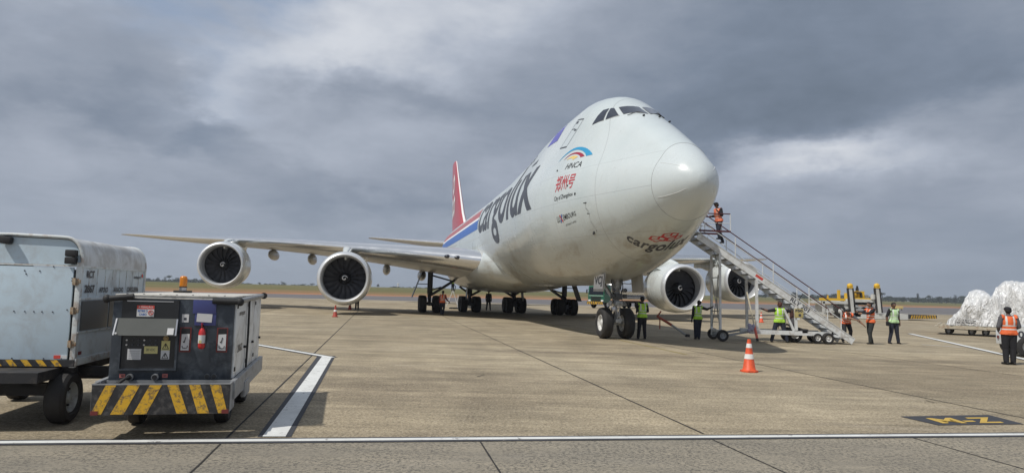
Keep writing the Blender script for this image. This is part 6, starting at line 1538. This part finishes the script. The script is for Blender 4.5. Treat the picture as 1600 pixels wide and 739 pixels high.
# ================================================================== FAR: TREES, TOWER
M_LF = [mat('far_foliage_a', (.030, .048, .034), .9, var=.25, scale=.8), mat('far_foliage_b', (.045, .062, .036), .9, var=.25, scale=.8), mat('far_foliage_c', (.022, .034, .030), .9, var=.25, scale=.8)]
M_TRK = mat('far_trunk', (.07, .055, .04), .9)
def leaves(mb, c, r, n, m, size, flat=.8):
    c = Vector(c)
    for i in range(n):
        d = Vector((random.gauss(0, 1), random.gauss(0, 1), random.gauss(0, 1))).normalized()*random.random()**.4
        p = c+Vector((d.x*r[0], d.y*r[1], d.z*r[2]))
        a = Vector((random.gauss(0, 1), random.gauss(0, 1), random.gauss(0, 1))).normalized(); b_ = a.cross(Vector((random.gauss(0, 1), random.gauss(0, 1), random.gauss(0, 1)))).normalized()
        s = size*random.uniform(.6, 1.4); k = a.cross(b_)
        mb.add([p+a*s, p+b_*s*.8, p-a*s*.9, p-b_*s*.8], [(0, 1, 2, 3)], m); mb.add([p+k*s, p+b_*s*.6, p-k*s*.9, p-b_*s*.7], [(0, 1, 2, 3)], m)
def tree(u, vtop, w, kind, label, dist=None, n=None):
    """far tree: u = direction, vtop = how tall it stands against the sky, w = crown width in view units"""
    random.seed(int(u*13+vtop*7)); d = dist or random.uniform(700, 860)
    p = D(u, vtop, d); g = terrain_height(p.x, p.y)-.2; Ht = max(2.5, p.z-g); W_ = w*d/FOC
    t = thing('tree', label, 'tree', (p.x, p.y, g), 0, 'trees on the far side of the airfield')
    b = MB([M_TRK]); lean_ = random.uniform(-.1, .1)*Ht
    b.tube([(0, 0, 0), (lean_*.3, 0, Ht*.4), (lean_, 0, Ht*.8)], [Ht*.035, Ht*.025, Ht*.008], M_TRK, 7)
    for k in range(4): a = random.uniform(0, 6.28); b.tube([(lean_*.4, 0, Ht*(.35+.08*k)), (lean_*.5+cos(a)*W_*.22, sin(a)*W_*.22, Ht*(.6+.08*k))], [Ht*.014, Ht*.005], M_TRK, 5)
    b.build('trunk', parent=t)
    b = MB(M_LF[:0]); m = M_LF[kind % 3]; nl = n or 70
    if kind == 1:   # umbrella crown
        for k in range(6): a = random.uniform(0, 6.28); rr = random.random()*W_*.32; leaves(b, (lean_+cos(a)*rr, sin(a)*rr, Ht*random.uniform(.72, .9)), (W_*.26, W_*.26, Ht*.13), nl//3, m, Ht*.05)
    elif kind == 2:  # narrow upright
        for k in range(7): leaves(b, (random.uniform(-.1, .1)*W_, 0, Ht*(.22+.11*k)), (W_*.42*(1-.06*k), W_*.4, Ht*.10), nl//4, m, Ht*.04)
    else:
        for k in range(8): a = random.uniform(0, 6.28); rr = random.random()*W_*.30; leaves(b, (cos(a)*rr+lean_*.5, sin(a)*rr, Ht*random.uniform(.30, .82)), (W_*.24, W_*.24, Ht*.16), nl//3, m, Ht*.06)
    b.build('crown', parent=t)
    return t
TREES = [(232, 434, 12, 0), (247, 433, 9, 0), (258, 431.5, 7, 2), (265, 429.5, 10, 1), (277, 433, 12, 0), (292, 434.5, 13, 0), (306, 434.5, 12, 0), (318, 435, 12, 0), (375, 443, 6, 0), (405, 442, 8, 0), (427, 442, 9, 0), (443, 439.5, 14, 0), (475, 443.5, 9, 0), (487, 441.5, 12, 0), (591, 443.5, 9, 0), (647, 447.5, 8, 0),
    (1196, 455.5, 12, 0), (1228, 456, 12, 0), (1240, 455, 14, 0), (1256, 457, 12, 0), (1268, 458, 12, 0), (1291, 459, 14, 0), (1303, 458, 14, 0), (1318, 460, 12, 0), (1344, 461, 12, 0), (1379, 456.5, 10, 1), (1387, 461, 11, 0), (1399, 463.5, 14, 0), (1412, 463, 12, 0), (1434, 457.5, 5, 2), (1450, 461, 12, 1), (1468, 462, 16, 0), (1478, 464, 12, 0), (1492, 460, 8, 2), (1503, 461.5, 14, 1), (1514, 460, 12, 0), (1524, 461, 14, 0)]
WHERE = {0: 'bushy', 1: 'flat topped', 2: 'narrow upright'}
REFS = [(340, 'left of the outer left engine'), (430, 'between the two left engines'), (520, 'left of the inner left engine'), (660, 'between inner left engine and wheels'), (1210, 'behind the steps legs'), (1280, 'behind the lower half of the steps'), (1350, 'behind the cargo loader'), (1400, 'just right of the cargo loader'), (1470, 'between loader and wrapped cargo'), (1600, 'beside the wrapped cargo')]
ORD = ['first', 'second', 'third', 'fourth', 'fifth', 'sixth', 'seventh', 'eighth', 'ninth']
cnt = {}
for (u, v, w, k) in TREES:
    r = next(s for lim, s in REFS if u < lim); cnt[(r, k)] = cnt.get((r, k), 0)+1
    tree(u, v, w, k, '%s distant %s tree from the left, %s' % (ORD[cnt[(r, k)]-1], WHERE[k], r))
# continuous scrub and woodland along the skyline
b = MB(); random.seed(11)
for (u0, u1, vt, dens) in ((222, 345, 436.5, 120), (345, 520, 444.5, 22), (560, 700, 449.5, 14), (1180, 1330, 460.5, 150), (1330, 1420, 463.5, 110), (1420, 1545, 464.5, 170), (1545, 1700, 466, 90)):
    for i in range(dens):
        u = random.uniform(u0, u1); d = random.uniform(780, 1000); p = D(u, vt+random.uniform(-.5, 2.0), d); g = terrain_height(p.x, p.y); h = max(1.2, p.z-g)
        leaves(b, (p.x, p.y, g+h*.5), (5.5, 4, h*.55), 14, M_LF[random.randrange(3)], .9)
stuff(b.build('far_scrub'), 'dark low scrub and woodland along the far edge of the airfield', 'woodland')
p = D(622, 442.5, 880); g = terrain_height(p.x, p.y); b = MB([M_WHT]); tw = thing('radio_tower', 'tiny white tower on the skyline between the inner left engine and the gear', 'tower', (p.x, p.y, g)); h = p.z-g
b.prism([(1.1*cos(a), 1.1*sin(a), 0) for a in [pi/4+pi/2*i for i in range(4)]], (0, 0, h*.8), M_WHT); b.build('shaft', parent=tw)
b = MB([M_WHT]); b.lathe([(h*.8, 1.0), (h*.83, 1.5), (h*.93, 1.5), (h, .5), (h*1.0, .001)], M_WHT, 12, 'Z'); b.build('cabin', parent=tw)
# ================================================================== AIR
hm = bpy.data.materials.new('haze_air'); hm.use_nodes = True; _t = hm.node_tree; _t.nodes.clear()
_o = _t.nodes.new('ShaderNodeOutputMaterial'); _v = _t.nodes.new('ShaderNodeVolumePrincipled'); _t.links.new(_v.outputs[0], _o.inputs['Volume'])
_v.inputs['Density'].default_value = 0.00028; _v.inputs['Color'].default_value = (.86, .92, 1.0, 1); _v.inputs['Anisotropy'].default_value = .2
b = MB([hm]); b.box((0, 500, 17), (3600, 2400, 46)); hz = b.build('haze'); stuff(hz)
